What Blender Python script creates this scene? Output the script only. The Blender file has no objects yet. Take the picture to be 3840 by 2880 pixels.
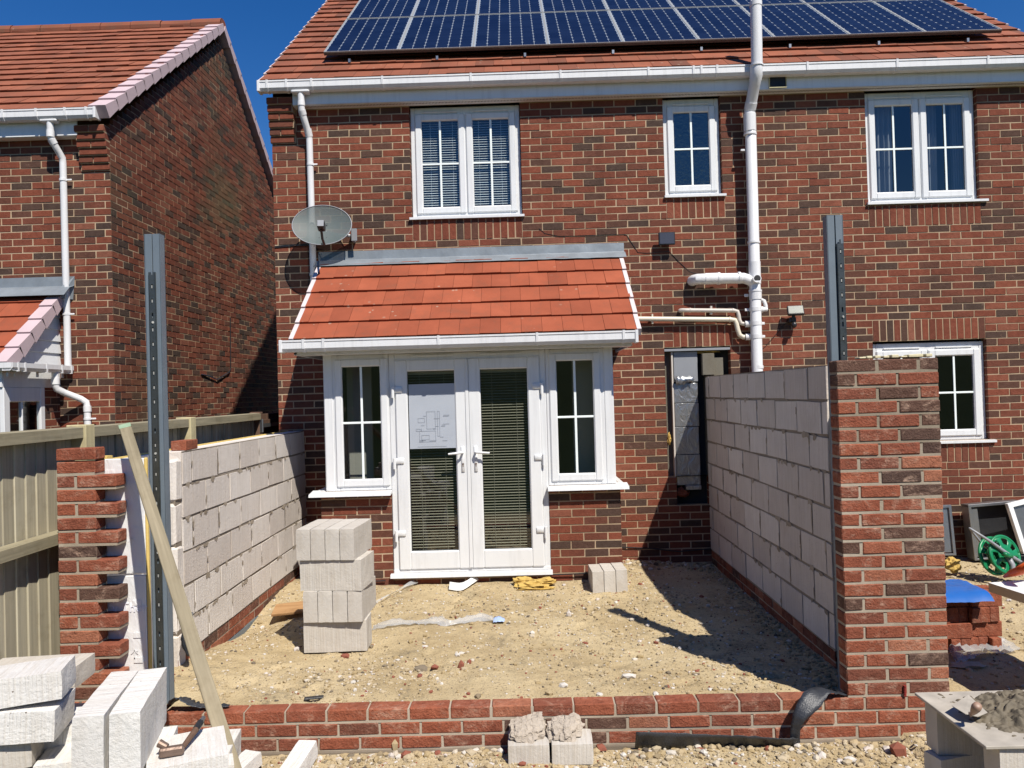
import bpy, bmesh, math, random
from mathutils import Vector, Matrix, Euler, noise
C = bpy.context.scene.collection
V = Vector
PI = math.pi
# ------------------------------------------------------------------ helpers
ROOT = {}                                   # world location of every root (roots are never rotated)

class MB:
    """collects faces (material index + tint per face) and links them as ONE mesh object"""
    def __init__(s): s.v = []; s.f = []; s.m = []; s.t = []
    def face(s, pts, mi=0, t=.5):
        i = len(s.v); s.v += [tuple(p) for p in pts]; s.f.append(tuple(range(i, i+len(pts)))); s.m.append(mi); s.t.append(t)
    def mesh(s, verts, faces, mi=0, t=.5):
        i = len(s.v); s.v += [tuple(p) for p in verts]
        for f in faces: s.f.append(tuple(i+a for a in f)); s.m.append(mi); s.t.append(t)
    def box(s, a, b, mi=0, t=.5, M=None, bev=0.0):
        x0, y0, z0 = (min(a[i], b[i]) for i in range(3)); x1, y1, z1 = (max(a[i], b[i]) for i in range(3))
        if bev <= 0:
            vs = [V((x, y, z)) for x in (x0, x1) for y in (y0, y1) for z in (z0, z1)]
            fs = [(0,1,3,2),(4,6,7,5),(0,4,5,1),(2,3,7,6),(0,2,6,4),(1,5,7,3)]
        else:
            e = min(bev, (x1-x0)*.45, (y1-y0)*.45, (z1-z0)*.45)
            vs = []; 
            for ix, x in enumerate((x0, x1)):
                for iy, y in enumerate((y0, y1)):
                    for iz, z in enumerate((z0, z1)):
                        sx, sy, sz = (1 if ix == 0 else -1), (1 if iy == 0 else -1), (1 if iz == 0 else -1)
                        vs += [V((x, y+sy*e, z+sz*e)), V((x+sx*e, y, z+sz*e)), V((x+sx*e, y+sy*e, z))]
            def c(ix, iy, iz, k): return (ix*4+iy*2+iz)*3+k
            fs = []
            for i in (0, 1): fs.append(tuple(c(i, a, b, 0) for a, b in ((0,0),(0,1),(1,1),(1,0))))
            for i in (0, 1): fs.append(tuple(c(a, i, b, 1) for a, b in ((0,0),(1,0),(1,1),(0,1))))
            for i in (0, 1): fs.append(tuple(c(a, b, i, 2) for a, b in ((0,0),(0,1),(1,1),(1,0))))
            for iy in (0, 1):
                for iz in (0, 1): fs.append((c(0,iy,iz,1), c(1,iy,iz,1), c(1,iy,iz,2), c(0,iy,iz,2)))
            for ix in (0, 1):
                for iz in (0, 1): fs.append((c(ix,0,iz,0), c(ix,1,iz,0), c(ix,1,iz,2), c(ix,0,iz,2)))
            for ix in (0, 1):
                for iy in (0, 1): fs.append((c(ix,iy,0,0), c(ix,iy,1,0), c(ix,iy,1,1), c(ix,iy,0,1)))
            for ix in (0, 1):
                for iy in (0, 1):
                    for iz in (0, 1): fs.append((c(ix,iy,iz,0), c(ix,iy,iz,1), c(ix,iy,iz,2)))
        if M is not None: vs = [M @ p for p in vs]
        s.mesh(vs, fs, mi, t)
    def tube(s, pts, r, seg=12, mi=0, t=.5, caps=True):
        pts = [V(p) for p in pts]; n = len(pts); rs = r if isinstance(r, (list, tuple)) else [r]*n
        rings = []; up = None
        for i, p in enumerate(pts):
            d = (pts[min(i+1, n-1)]-pts[max(i-1, 0)]).normalized()
            if up is None:
                a = V((0,0,1)) if abs(d.z) < .9 else V((1,0,0)); up = (a-d*a.dot(d)).normalized()
            else:
                up = (up-d*up.dot(d)); up = up.normalized() if up.length > 1e-6 else V((1,0,0))
            sd = d.cross(up)
            rings.append([p+(up*math.cos(2*PI*k/seg)+sd*math.sin(2*PI*k/seg))*rs[i] for k in range(seg)])
        vs = [q for g in rings for q in g]; fs = []
        for i in range(n-1):
            for k in range(seg):
                a, b = i*seg+k, i*seg+(k+1) % seg; fs.append((a, b, b+seg, a+seg))
        if caps: fs.append(tuple(range(seg))); fs.append(tuple(range((n-1)*seg, n*seg)))
        s.mesh(vs, fs, mi, t)
    def extrude_x(s, prof, x0, x1, mi=0, t=.5, caps=True):      # prof: list of (y,z), closed
        n = len(prof); vs = [V((x0, y, z)) for y, z in prof]+[V((x1, y, z)) for y, z in prof]
        fs = [(i, (i+1) % n, n+(i+1) % n, n+i) for i in range(n)]
        if caps: fs += [tuple(range(n)), tuple(range(n, 2*n))]
        s.mesh(vs, fs, mi, t)
    def ribbon(s, pts, wid, th=.002, mi=0, t=.5):               # pts centre line, wid list of half-width vectors
        n = len(pts); a = [V(p)-V(w) for p, w in zip(pts, wid)]; b = [V(p)+V(w) for p, w in zip(pts, wid)]
        vs = a+b; fs = [(i, i+1, n+i+1, n+i) for i in range(n-1)]
        s.mesh(vs, fs, mi, t)
    def build(s, name, mats, parent=None, smooth=False, loc=None, fixn=True):
        off = V(loc) if loc is not None else (ROOT.get(parent.name, V((0,0,0))) if parent else V((0,0,0)))
        me = bpy.data.meshes.new(name)
        me.from_pydata([(x-off.x, y-off.y, z-off.z) for x, y, z in s.v], [], s.f)
        mats = mats if isinstance(mats, (list, tuple)) else [mats]
        for m in mats: me.materials.append(m)
        me.polygons.foreach_set('material_index', s.m)
        at = me.attributes.new('tint', 'FLOAT', 'FACE'); at.data.foreach_set('value', s.t)
        if fixn:
            bm = bmesh.new(); bm.from_mesh(me); bmesh.ops.recalc_face_normals(bm, faces=bm.faces); bm.to_mesh(me); bm.free()
        if smooth: me.polygons.foreach_set('use_smooth', [True]*len(me.polygons))
        me.update()
        o = bpy.data.objects.new(name, me); C.objects.link(o)
        if parent: o.parent = parent; ROOT[o.name] = off
        else: o.location = off; ROOT[o.name] = off
        return o

def tag(o, label, cat, group=None):
    o['label'] = label; o['category'] = cat
    if group: o['group'] = group
    return o
def thing(name, label, cat, loc=(0,0,0), group=None):
    o = bpy.data.objects.new(name, None); C.objects.link(o); o.location = loc; o.empty_display_size = .2
    ROOT[o.name] = V(loc); return tag(o, label, cat, group)
def kind(o, k): o['kind'] = k; return o
def smooth_angle(o, ang=40):
    me = o.data; me.polygons.foreach_set('use_smooth', [True]*len(me.polygons))
    try: me.set_sharp_from_angle(angle=math.radians(ang))
    except Exception: pass
    return o
def nz(x, y, z=0., s=1.): return noise.noise(V((x*s, y*s, z*s)))

def blob(center, size, seed=0, amp=.25, freq=2.0, sub=2, flat=False, rot=0.0):
    bm = bmesh.new(); bmesh.ops.create_icosphere(bm, subdivisions=sub, radius=1.0)
    cr, sr = math.cos(rot), math.sin(rot)
    vs = []
    for v in bm.verts:
        d = v.co.normalized(); k = 1+amp*noise.noise(d*freq+V((seed*3.1, seed*1.7, seed)))*2
        x, y, z = d.x*size[0]*k, d.y*size[1]*k, d.z*size[2]*k
        if flat and z < 0: z *= .15
        vs.append(V((center[0]+cr*x-sr*y, center[1]+sr*x+cr*y, center[2]+z)))
    bm.verts.ensure_lookup_table(); fs = [tuple(v.index for v in f.verts) for f in bm.faces]; bm.free()
    return vs, fs

# ------------------------------------------------------------------ materials
def newmat(name):
    m = bpy.data.materials.new(name); m.use_nodes = True; nt = m.node_tree; nt.nodes.clear()
    out = nt.nodes.new('ShaderNodeOutputMaterial'); p = nt.nodes.new('ShaderNodeBsdfPrincipled')
    nt.links.new(p.outputs[0], out.inputs[0]); return m, nt, p, out
def N(nt, typ, **kw):
    n = nt.nodes.new(typ)
    for k, v in kw.items():
        if k.startswith('i_'):
            n.inputs[int(k[2:]) if k[2:].isdigit() else k[2:]].default_value = v
        else: setattr(n, k, v)
    return n
def L(nt, a, b): nt.links.new(a, b)
def coord(nt, scale=(1,1,1), kindc='Object'):
    tc = N(nt, 'ShaderNodeTexCoord'); mp = N(nt, 'ShaderNodeMapping'); mp.inputs['Scale'].default_value = scale
    L(nt, tc.outputs[kindc], mp.inputs[0]); return mp.outputs[0]
def noise_n(nt, vec, scale, detail=4, rough=.55, dist=0.):
    n = N(nt, 'ShaderNodeTexNoise'); n.inputs['Scale'].default_value = scale; n.inputs['Detail'].default_value = detail
    n.inputs['Roughness'].default_value = rough; n.inputs['Distortion'].default_value = dist; L(nt, vec, n.inputs['Vector']); return n.outputs['Fac']
def ramp(nt, fac, stops, interp='LINEAR'):
    r = N(nt, 'ShaderNodeValToRGB'); r.color_ramp.interpolation = interp
    e = r.color_ramp.elements
    while len(e) < len(stops): e.new(.5)
    for i, (p, c) in enumerate(stops):
        e[i].position = p; e[i].color = (*c, 1) if len(c) == 3 else c
    L(nt, fac, r.inputs[0]); return r.outputs[0]
def mix(nt, fac, a, b, blend='MIX'):
    m = N(nt, 'ShaderNodeMix', data_type='RGBA', blend_type=blend)
    for sock, val in ((m.inputs[0], fac), (m.inputs[6], a), (m.inputs[7], b)):
        if hasattr(val, 'links') or hasattr(val, 'is_linked'): L(nt, val, sock)
        else: sock.default_value = val if not isinstance(val, tuple) else (*val, 1) if len(val) == 3 else val
    return m.outputs[2]
def gain(nt, fac, lo, hi):
    m = N(nt, 'ShaderNodeMapRange'); m.inputs[1].default_value = lo; m.inputs[2].default_value = hi; L(nt, fac, m.inputs[0]); return m.outputs[0]
def bump(nt, p, h, strength=.4, dist=.01):
    b = N(nt, 'ShaderNodeBump'); b.inputs['Strength'].default_value = strength; b.inputs['Distance'].default_value = dist
    L(nt, h, b.inputs['Height']); L(nt, b.outputs[0], p.inputs['Normal']); return b
def tint(nt): return N(nt, 'ShaderNodeAttribute', attribute_name='tint').outputs['Fac']
def g3(v): return (v, v, v)

def m_plain(name, col, rough=.6, amt=.12, scale=8, bs=0., bscale=60, metallic=0., spec=.5, stretch=(1,1,1)):
    m, nt, p, o = newmat(name); v = coord(nt, stretch); n = noise_n(nt, v, scale, 5)
    c = mix(nt, n, tuple(x*(1-amt) for x in col), tuple(min(1, x*(1+amt)) for x in col)); L(nt, c, p.inputs['Base Color'])
    p.inputs['Roughness'].default_value = rough; p.inputs['Metallic'].default_value = metallic; p.inputs['Specular IOR Level'].default_value = spec
    if bs: bump(nt, p, noise_n(nt, v, bscale, 4), bs, .004)
    return m
def m_brick(name, stops, bloom=.25, bcol=(.55,.33,.25), bumps=.5, moss=0., near=False):
    m, nt, p, o = newmat(name); v = coord(nt); t = tint(nt)
    c = ramp(nt, t, stops)
    n1 = noise_n(nt, v, 22, 6, .65); n2 = noise_n(nt, v, 90, 3, .6); n3 = noise_n(nt, v, 1.1, 3)
    c = mix(nt, gain(nt, n1, .3, .75), c, mix(nt, 1.0, c, (.66,.6,.58), 'MULTIPLY'))
    c = mix(nt, gain(nt, n3, .35, .75), c, mix(nt, 1.0, c, (.86,.84,.84), 'MULTIPLY'))
    sv = coord(nt, (2.6, 2.6, .22)); c = mix(nt, gain(nt, noise_n(nt, sv, 1., 5, .6), .46, .72), c, mix(nt, 1.0, c, (.72,.70,.69), 'MULTIPLY'))
    mm = N(nt, 'ShaderNodeMath', operation='MULTIPLY'); L(nt, gain(nt, noise_n(nt, v, 13, 7, .7, .6), .60, .82), mm.inputs[0]); mm.inputs[1].default_value = bloom*2
    c = mix(nt, mm.outputs[0], c, bcol)
    dd = gain(nt, noise_n(nt, v, 30, 5, .7, 1.), .64, .75)
    c = mix(nt, dd, c, mix(nt, 1.0, c, (.45,.42,.42), 'MULTIPLY'))
    if near:
        vs = coord(nt, (9, 9, 30)); st = noise_n(nt, vs, 1.0, 6, .7, 1.6)
        c = mix(nt, gain(nt, st, .50, .70), c, mix(nt, 1.0, c, (.62,.56,.54), 'MULTIPLY'))
        br = N(nt, 'ShaderNodeMath', operation='MULTIPLY'); L(nt, gain(nt, noise_n(nt, v, 7, 6, .75, 1.2), .50, .70), br.inputs[0]); L(nt, gain(nt, noise_n(nt, vs, 1.7, 5, .7, .8), .42, .62), br.inputs[1])
        b2 = N(nt, 'ShaderNodeMath', operation='MULTIPLY'); L(nt, br.outputs[0], b2.inputs[0]); b2.inputs[1].default_value = .75
        c = mix(nt, b2.outputs[0], c, bcol)
        cr = gain(nt, noise_n(nt, vs, 2.6, 4, .6, 2.5), .66, .72); c = mix(nt, cr, c, mix(nt, 1.0, c, (.28,.25,.24), 'MULTIPLY'))
    if moss:
        ms = N(nt, 'ShaderNodeMath', operation='MULTIPLY'); L(nt, gain(nt, noise_n(nt, v, .55, 3, .5), .50, .68), ms.inputs[0]); ms.inputs[1].default_value = moss
        c = mix(nt, ms.outputs[0], c, (.10,.105,.055))
    L(nt, c, p.inputs['Base Color']); p.inputs['Roughness'].default_value = .9; p.inputs['Specular IOR Level'].default_value = .25
    a = N(nt, 'ShaderNodeMath', operation='ADD'); L(nt, noise_n(nt, v, 38, 5, .65, 1.2), a.inputs[0]); L(nt, n2, a.inputs[1])
    bump(nt, p, a.outputs[0], bumps, .006); return m
def m_mortar(name, col, amt=.18):
    m, nt, p, o = newmat(name); v = coord(nt); t = tint(nt)
    c = mix(nt, noise_n(nt, v, 14, 6, .7), tuple(x*(1-amt) for x in col), tuple(x*(1+amt) for x in col))
    c = mix(nt, gain(nt, noise_n(nt, coord(nt, (1.6,1.6,.7)), 1., 6, .65), .42, .7), c, mix(nt, 1.0, c, (.66,.63,.60), 'MULTIPLY'))
    c = mix(nt, t, mix(nt, 1.0, c, (.45,.42,.37), 'MULTIPLY'), c)
    L(nt, c, p.inputs['Base Color']); p.inputs['Roughness'].default_value = .95; p.inputs['Specular IOR Level'].default_value = .15
    bump(nt, p, noise_n(nt, v, 160, 3), .5, .003); return m
def m_tile(name, stops, lichen=.5, dirt=.4, streak=(0,0,0)):
    m, nt, p, o = newmat(name); v = coord(nt); c = ramp(nt, tint(nt), stops)
    n1 = noise_n(nt, v, 3.0, 5, .6)
    c = mix(nt, gain(nt, n1, .35, .8), c, mix(nt, 1.0, c, (.72,.66,.62), 'MULTIPLY'))
    dm = N(nt, 'ShaderNodeMath', operation='MULTIPLY'); L(nt, gain(nt, noise_n(nt, v, 6, 7, .75), .52, .75), dm.inputs[0]); dm.inputs[1].default_value = dirt
    c = mix(nt, dm.outputs[0], c, (.13,.085,.055))
    vo = N(nt, 'ShaderNodeTexVoronoi'); vo.inputs['Scale'].default_value = 9; L(nt, v, vo.inputs['Vector'])
    sp = N(nt, 'ShaderNodeMath', operation='LESS_THAN'); L(nt, vo.outputs['Distance'], sp.inputs[0]); sp.inputs[1].default_value = .13
    sm = N(nt, 'ShaderNodeMath', operation='MULTIPLY'); L(nt, sp.outputs[0], sm.inputs[0])
    sm2 = N(nt, 'ShaderNodeMath', operation='MULTIPLY'); L(nt, gain(nt, noise_n(nt, v, 1.3, 2), .5, .62), sm2.inputs[0]); sm2.inputs[1].default_value = lichen
    L(nt, sm2.outputs[0], sm.inputs[1]); c = mix(nt, sm.outputs[0], c, (.42,.36,.28))
    L(nt, c, p.inputs['Base Color']); p.inputs['Roughness'].default_value = .8; p.inputs['Specular IOR Level'].default_value = .3
    bump(nt, p, noise_n(nt, v, 150, 4), .25, .003); return m
def m_block(name, base=(.67,.63,.59), ribs=.6, dirt=.35, axis=1):
    m, nt, p, o = newmat(name); t = tint(nt)
    sc3 = [7, 7, 3.0]; sc3[axis] = 115; v = coord(nt, tuple(sc3)); r1 = noise_n(nt, v, 1, 3, .6)
    v2 = coord(nt); n2 = noise_n(nt, v2, 5, 6, .65)
    c = mix(nt, n2, tuple(x*.84 for x in base), tuple(min(.82, x*1.1) for x in base))
    c = mix(nt, t, mix(nt, 1.0, c, (.80,.77,.75), 'MULTIPLY'), c)
    c = mix(nt, gain(nt, r1, .42, .78), c, mix(nt, 1.0, c, (.86,.82,.77), 'MULTIPLY'))
    dm = N(nt, 'ShaderNodeMath', operation='MULTIPLY'); L(nt, gain(nt, noise_n(nt, v2, 2.6, 6, .7, .5), .56, .8), dm.inputs[0]); dm.inputs[1].default_value = dirt
    c = mix(nt, dm.outputs[0], c, (.36,.30,.25))
    vo = N(nt, 'ShaderNodeTexVoronoi'); vo.inputs['Scale'].default_value = 26; L(nt, v2, vo.inputs['Vector'])
    lt = N(nt, 'ShaderNodeMath', operation='LESS_THAN'); L(nt, vo.outputs['Distance'], lt.inputs[0]); lt.inputs[1].default_value = .085
    mm = N(nt, 'ShaderNodeMath', operation='MULTIPLY'); L(nt, lt.outputs[0], mm.inputs[0]); L(nt, gain(nt, noise_n(nt, v2, 4, 2), .54, .58), mm.inputs[1])
    c = mix(nt, mm.outputs[0], c, (.2,.17,.15))
    L(nt, c, p.inputs['Base Color']); p.inputs['Roughness'].default_value = .95; p.inputs['Specular IOR Level'].default_value = .15
    a = N(nt, 'ShaderNodeMath', operation='ADD'); L(nt, r1, a.inputs[0]); b = N(nt, 'ShaderNodeMath', operation='MULTIPLY'); L(nt, noise_n(nt, v2, 55, 5, .7), b.inputs[0]); b.inputs[1].default_value = .9; L(nt, b.outputs[0], a.inputs[1])
    bump(nt, p, a.outputs[0], ribs, .008); return m
def m_wood(name, a, b, axis=1, scale=1., knots=True):
    m, nt, p, o = newmat(name); sc = [40*scale]*3; sc[axis] = 1.6*scale; v = coord(nt, tuple(sc)); v2 = coord(nt)
    c = mix(nt, gain(nt, noise_n(nt, v, 1, 6, .6, .4), .3, .7), a, b)
    c = mix(nt, gain(nt, noise_n(nt, v2, 3.5, 5, .7), .52, .8), c, mix(nt, 1.0, c, (.66,.62,.56), 'MULTIPLY'))
    t = tint(nt); c = mix(nt, t, mix(nt, 1.0, c, (.62,.60,.58), 'MULTIPLY'), c)
    L(nt, c, p.inputs['Base Color']); p.inputs['Roughness'].default_value = .85; p.inputs['Specular IOR Level'].default_value = .2
    bump(nt, p, noise_n(nt, v, 1, 5), .25, .004); return m
def m_foil(name, col=(.36,.37,.385), rough=.33, met=.8, bscale=9, bs=.6):
    m, nt, p, o = newmat(name); v = coord(nt, (1,1,.6)); p.inputs['Base Color'].default_value = (*col, 1); p.inputs['Metallic'].default_value = met; p.inputs['Roughness'].default_value = rough
    bump(nt, p, noise_n(nt, v, bscale, 3, .5, 2.5), bs, .02); return m
def m_glass(name, tintc=(.9,.95,.95), ior=1.5, rough=0.0, opac=0.0, wob=.0):
    m, nt, p, o = newmat(name); nt.nodes.remove(p)
    tr = N(nt, 'ShaderNodeBsdfTransparent'); tr.inputs[0].default_value = (*tintc, 1)
    gl = N(nt, 'ShaderNodeBsdfGlossy'); gl.inputs['Roughness'].default_value = rough; gl.inputs['Color'].default_value = (1,1,1,1)
    lw_ = N(nt, 'ShaderNodeLayerWeight'); lw_.inputs[0].default_value = .5
    pw = N(nt, 'ShaderNodeMath', operation='POWER'); L(nt, lw_.outputs['Facing'], pw.inputs[0]); pw.inputs[1].default_value = 5.0
    f0 = ((ior-1)/(ior+1))**2*2.2; fr = N(nt, 'ShaderNodeMapRange'); fr.inputs[3].default_value = f0; fr.inputs[4].default_value = 1.0; L(nt, pw.outputs[0], fr.inputs[0])
    if wob:
        b = N(nt, 'ShaderNodeBump'); b.inputs['Strength'].default_value = wob; b.inputs['Distance'].default_value = .01
        L(nt, noise_n(nt, coord(nt), 45, 3), b.inputs['Height']); L(nt, b.outputs[0], gl.inputs['Normal'])
    ms = N(nt, 'ShaderNodeMixShader'); L(nt, fr.outputs[0], ms.inputs[0]); L(nt, tr.outputs[0], ms.inputs[1]); L(nt, gl.outputs[0], ms.inputs[2]); L(nt, ms.outputs[0], o.inputs[0]); return m
def m_sheer(name, col, alpha, rough=.5):
    m, nt, p, o = newmat(name); p.inputs['Base Color'].default_value = (*col, 1); p.inputs['Roughness'].default_value = rough; p.inputs['Alpha'].default_value = alpha; return m
def m_upvc(name, col=(.66,.67,.68)):
    m, nt, p, o = newmat(name); v = coord(nt); n = noise_n(nt, v, 2.2, 5, .65)
    c = mix(nt, gain(nt, n, .35, .8), col, tuple(x*.93 for x in col))
    c = mix(nt, gain(nt, noise_n(nt, coord(nt, (22,22,1.6)), 1., 5, .65), .50, .75), c, tuple(x*.84 for x in col))
    c = mix(nt, gain(nt, noise_n(nt, v, 40, 4, .7), .66, .82), c, (.46,.42,.36))
    L(nt, c, p.inputs['Base Color']); p.inputs['Roughness'].default_value = .35; return m

RED = [(0,(.070,.046,.036)),(.10,(.084,.050,.038)),(.17,(.102,.052,.037)),(.24,(.155,.054,.034)),(.5,(.195,.058,.034)),(.8,(.225,.066,.037)),(1,(.25,.098,.062))]
NEAR = [(0,(.105,.066,.052)),(.14,(.14,.074,.052)),(.2,(.23,.080,.050)),(.55,(.30,.094,.052)),(.85,(.345,.112,.060)),(1,(.40,.17,.10))]
M = {}
M['brick'] = m_brick('house_brick', RED, .12)
M['brick_side'] = m_brick('gable_brick', [(p, (c[0]*.92, c[1]*.98, c[2]*.98)) for p, c in RED], .08, moss=.45)
M['brick_new'] = m_brick('new_brick', NEAR, .30, (.50,.34,.25), 1.0, near=True)
M['mortar'] = m_mortar('house_mortar', (.43,.32,.215))
M['mortar_new'] = m_mortar('new_mortar', (.39,.335,.265))
M['mortar_grey'] = m_mortar('block_mortar', (.27,.23,.185))
M['smear'] = m_mortar('mortar_smear', (.40,.345,.28))
M['tile'] = m_tile('roof_tile', [(0,(.15,.052,.030)),(.5,(.225,.074,.040)),(1,(.285,.094,.050))], .3, .65)
M['tile_far'] = m_tile('neighbour_tile', [(0,(.20,.068,.038)),(.5,(.245,.082,.044)),(1,(.285,.096,.051))], .2, .5)
M['tile_new'] = m_tile('bay_tile', [(0,(.25,.062,.029)),(.5,(.29,.073,.034)),(1,(.33,.086,.041))], .35, .3)
M['verge'] = m_plain('verge_mortar', (.52,.45,.45), .85, .16, 7, .3, 90)
M['verge_pink'] = m_plain('verge_cap', (.46,.355,.375), .85, .12, 5, .3, 90)
M['upvc'] = m_upvc('upvc')
M['fascia'] = m_upvc('fascia_board', (.68,.69,.71))
M['pipe'] = m_upvc('pipe_plastic', (.66,.66,.67))
M['pipe_old'] = m_plain('yellowed_pipe', (.56,.51,.41), .45, .08, 4)
M['pipe_dirty'] = m_plain('grubby_pipe', (.46,.42,.38), .5, .15, 9)
M['lead'] = m_plain('lead_flashing', (.20,.225,.25), .55, .45, 5, .5, 14, .25)
M['block'] = m_block('aircrete_block')
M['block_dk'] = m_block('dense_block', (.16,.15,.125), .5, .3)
M['block_bright'] = m_block('loose_block', (.66,.645,.62), .7, .3, 0); M['block_loose'] = m_block('stack_block', (.52,.49,.445), .45, .55, 0)
M['steel'] = m_plain('painted_steel', (.125,.155,.185), .5, .2, 6, .15, 30)
M['galv'] = m_plain('galvanised_strip', (.10,.105,.10), .35, .55, 10, .3, 40, .7)
M['zinc'] = m_plain('bright_zinc', (.30,.31,.32), .35, .25, 8, .2, 40, .85)
M['white_metal'] = m_plain('white_metal', (.75,.77,.78), .35, .05, 4)
M['hole'] = m_plain('slot_bright', (.34,.34,.32), .6, .3)
M['black'] = m_plain('black_plastic', (.018,.019,.022), .38, .4, 12, .3, 60)
M['dpc'] = m_plain('damp_proof_membrane', (.028,.031,.038), .42, .55, 9, .7, 130)
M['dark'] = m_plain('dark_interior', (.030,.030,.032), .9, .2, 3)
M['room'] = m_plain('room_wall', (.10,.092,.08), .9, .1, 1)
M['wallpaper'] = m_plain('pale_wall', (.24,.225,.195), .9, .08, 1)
M['floor_in'] = m_plain('room_floor', (.12,.09,.065), .7, .2, 3)
M['glass'] = m_glass('window_glass')
M['glass_ob'] = m_glass('obscured_glass', (.30,.36,.42), 1.6, .06, wob=.35)
M['blind'] = m_plain('blind_slat', (.24,.22,.165), .45, .06, 3)
M['blind_w'] = m_plain('white_blind', (.78,.80,.80), .45, .06, 3)
M['curtain'] = m_plain('grey_curtain', (.17,.18,.21), .9, .2, 6)
M['bar'] = m_plain('glazing_bar', (.74,.80,.79), .4, .03)
M['paper'] = m_plain('paper', (.34,.37,.42), .8, .05, 6)
M['ink'] = m_plain('ink', (.285,.315,.365), .9, .1)
M['cell'] = None
M['wood'] = m_wood('weathered_fence', (.50,.455,.335), (.36,.33,.245), 2)
M['wood_rail'] = m_wood('weathered_rail', (.38,.34,.235), (.23,.21,.145), 1)
M['wood_post'] = m_wood('fence_post', (.50,.44,.26), (.38,.33,.20), 2)
M['wood_brown'] = m_wood('gate_timber', (.17,.10,.07), (.11,.07,.05), 2)
M['timber'] = m_wood('sawn_timber', (.30,.255,.175), (.155,.13,.085), 2, .8)
M['ply'] = m_wood('plywood', (.48,.29,.14), (.34,.19,.085), 0)
M['ins_white'] = m_foil('insulation_facing', (.74,.74,.74), .55, .15, 7, .35)
M['ins_edge'] = m_plain('foam_edge', (.62,.45,.14), .85, .2, 12, .4, 60)
M['ins_pale'] = m_plain('foam_slab', (.56,.50,.32), .85, .12, 10, .3, 70)
M['foil'] = m_foil('foil_facing')
M['wool'] = m_plain('mineral_wool', (.46,.31,.085), .95, .4, 18, 1., 70)
M['sheet_clear'] = m_sheer('clear_plastic', (.52,.53,.54), .34, .25)
M['sheet_white'] = m_plain('plastic_offcut', (.72,.72,.70), .45, .1, 8)
M['sheet_blue'] = m_plain('blue_tarpaulin', (.015,.10,.36), .35, .15, 5)
M['green'] = m_plain('green_plastic', (.004,.17,.065), .38, .15, 5)
M['grey_pl'] = m_plain('grey_plastic', (.22,.23,.25), .45, .1, 5)
M['orange'] = m_plain('orange_plastic', (.60,.10,.02), .45, .15, 5)
M['rust'] = m_plain('rusty_steel', (.20,.14,.11), .5, .45, 14, .5, 60, .6)
M['cement'] = m_plain('wet_mortar', (.12,.098,.066), .75, .3, 10, 1., 55)
M['board'] = m_plain('mortar_board', (.36,.325,.275), .8, .55, 9, .2, 50)
M['stone'] = None
M['mesh'] = m_sheer('mesh_dish', (.085,.11,.11), .84, .6)
M['led'] = m_plain('lamp_lens', (.20,.22,.15), .3, .1)
M['solar_pane'] = m_plain('dark_lens', (.05,.05,.065), .2, .1)
M['concrete'] = m_plain('rubble_concrete', (.36,.31,.255), .95, .35, 30, 1., 55)
M['brass'] = m_plain('beige_trim', (.42,.38,.22), .5, .1)

def m_stone():
    m, nt, p, o = newmat('gravel_stone'); v = coord(nt)
    c = ramp(nt, tint(nt), [(0,(.10,.085,.07)),(.12,(.20,.165,.12)),(.3,(.34,.26,.14)),(.55,(.40,.32,.20)),(.75,(.45,.385,.28)),(.86,(.58,.555,.52)),(.94,(.23,.08,.055)),(1,(.25,.09,.06))])
    c = mix(nt, noise_n(nt, v, 60, 4), c, mix(nt, 1.0, c, (.75,.72,.68), 'MULTIPLY')); L(nt, c, p.inputs['Base Color']); p.inputs['Roughness'].default_value = .9; p.inputs['Specular IOR Level'].default_value = .2
    return m
M['stone'] = m_stone()
def m_cell():
    m, nt, p, o = newmat('solar_cell'); c = mix(nt, tint(nt), (.004,.006,.020), (.007,.011,.030)); L(nt, c, p.inputs['Base Color'])
    p.inputs['Roughness'].default_value = .3; p.inputs['Specular IOR Level'].default_value = .25; p.inputs['Coat Weight'].default_value = .12; p.inputs['Coat Roughness'].default_value = .08; return m
M['cell'] = m_cell()
M['backsheet'] = m_plain('panel_backsheet', (.27,.31,.36), .3, .05)
M['alu'] = m_plain('panel_frame', (.34,.34,.33), .45, .25, 20, 0, 60, .3)
M['grime'] = m_plain('panel_grime', (.10,.075,.055), .9, .6, 40)
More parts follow.
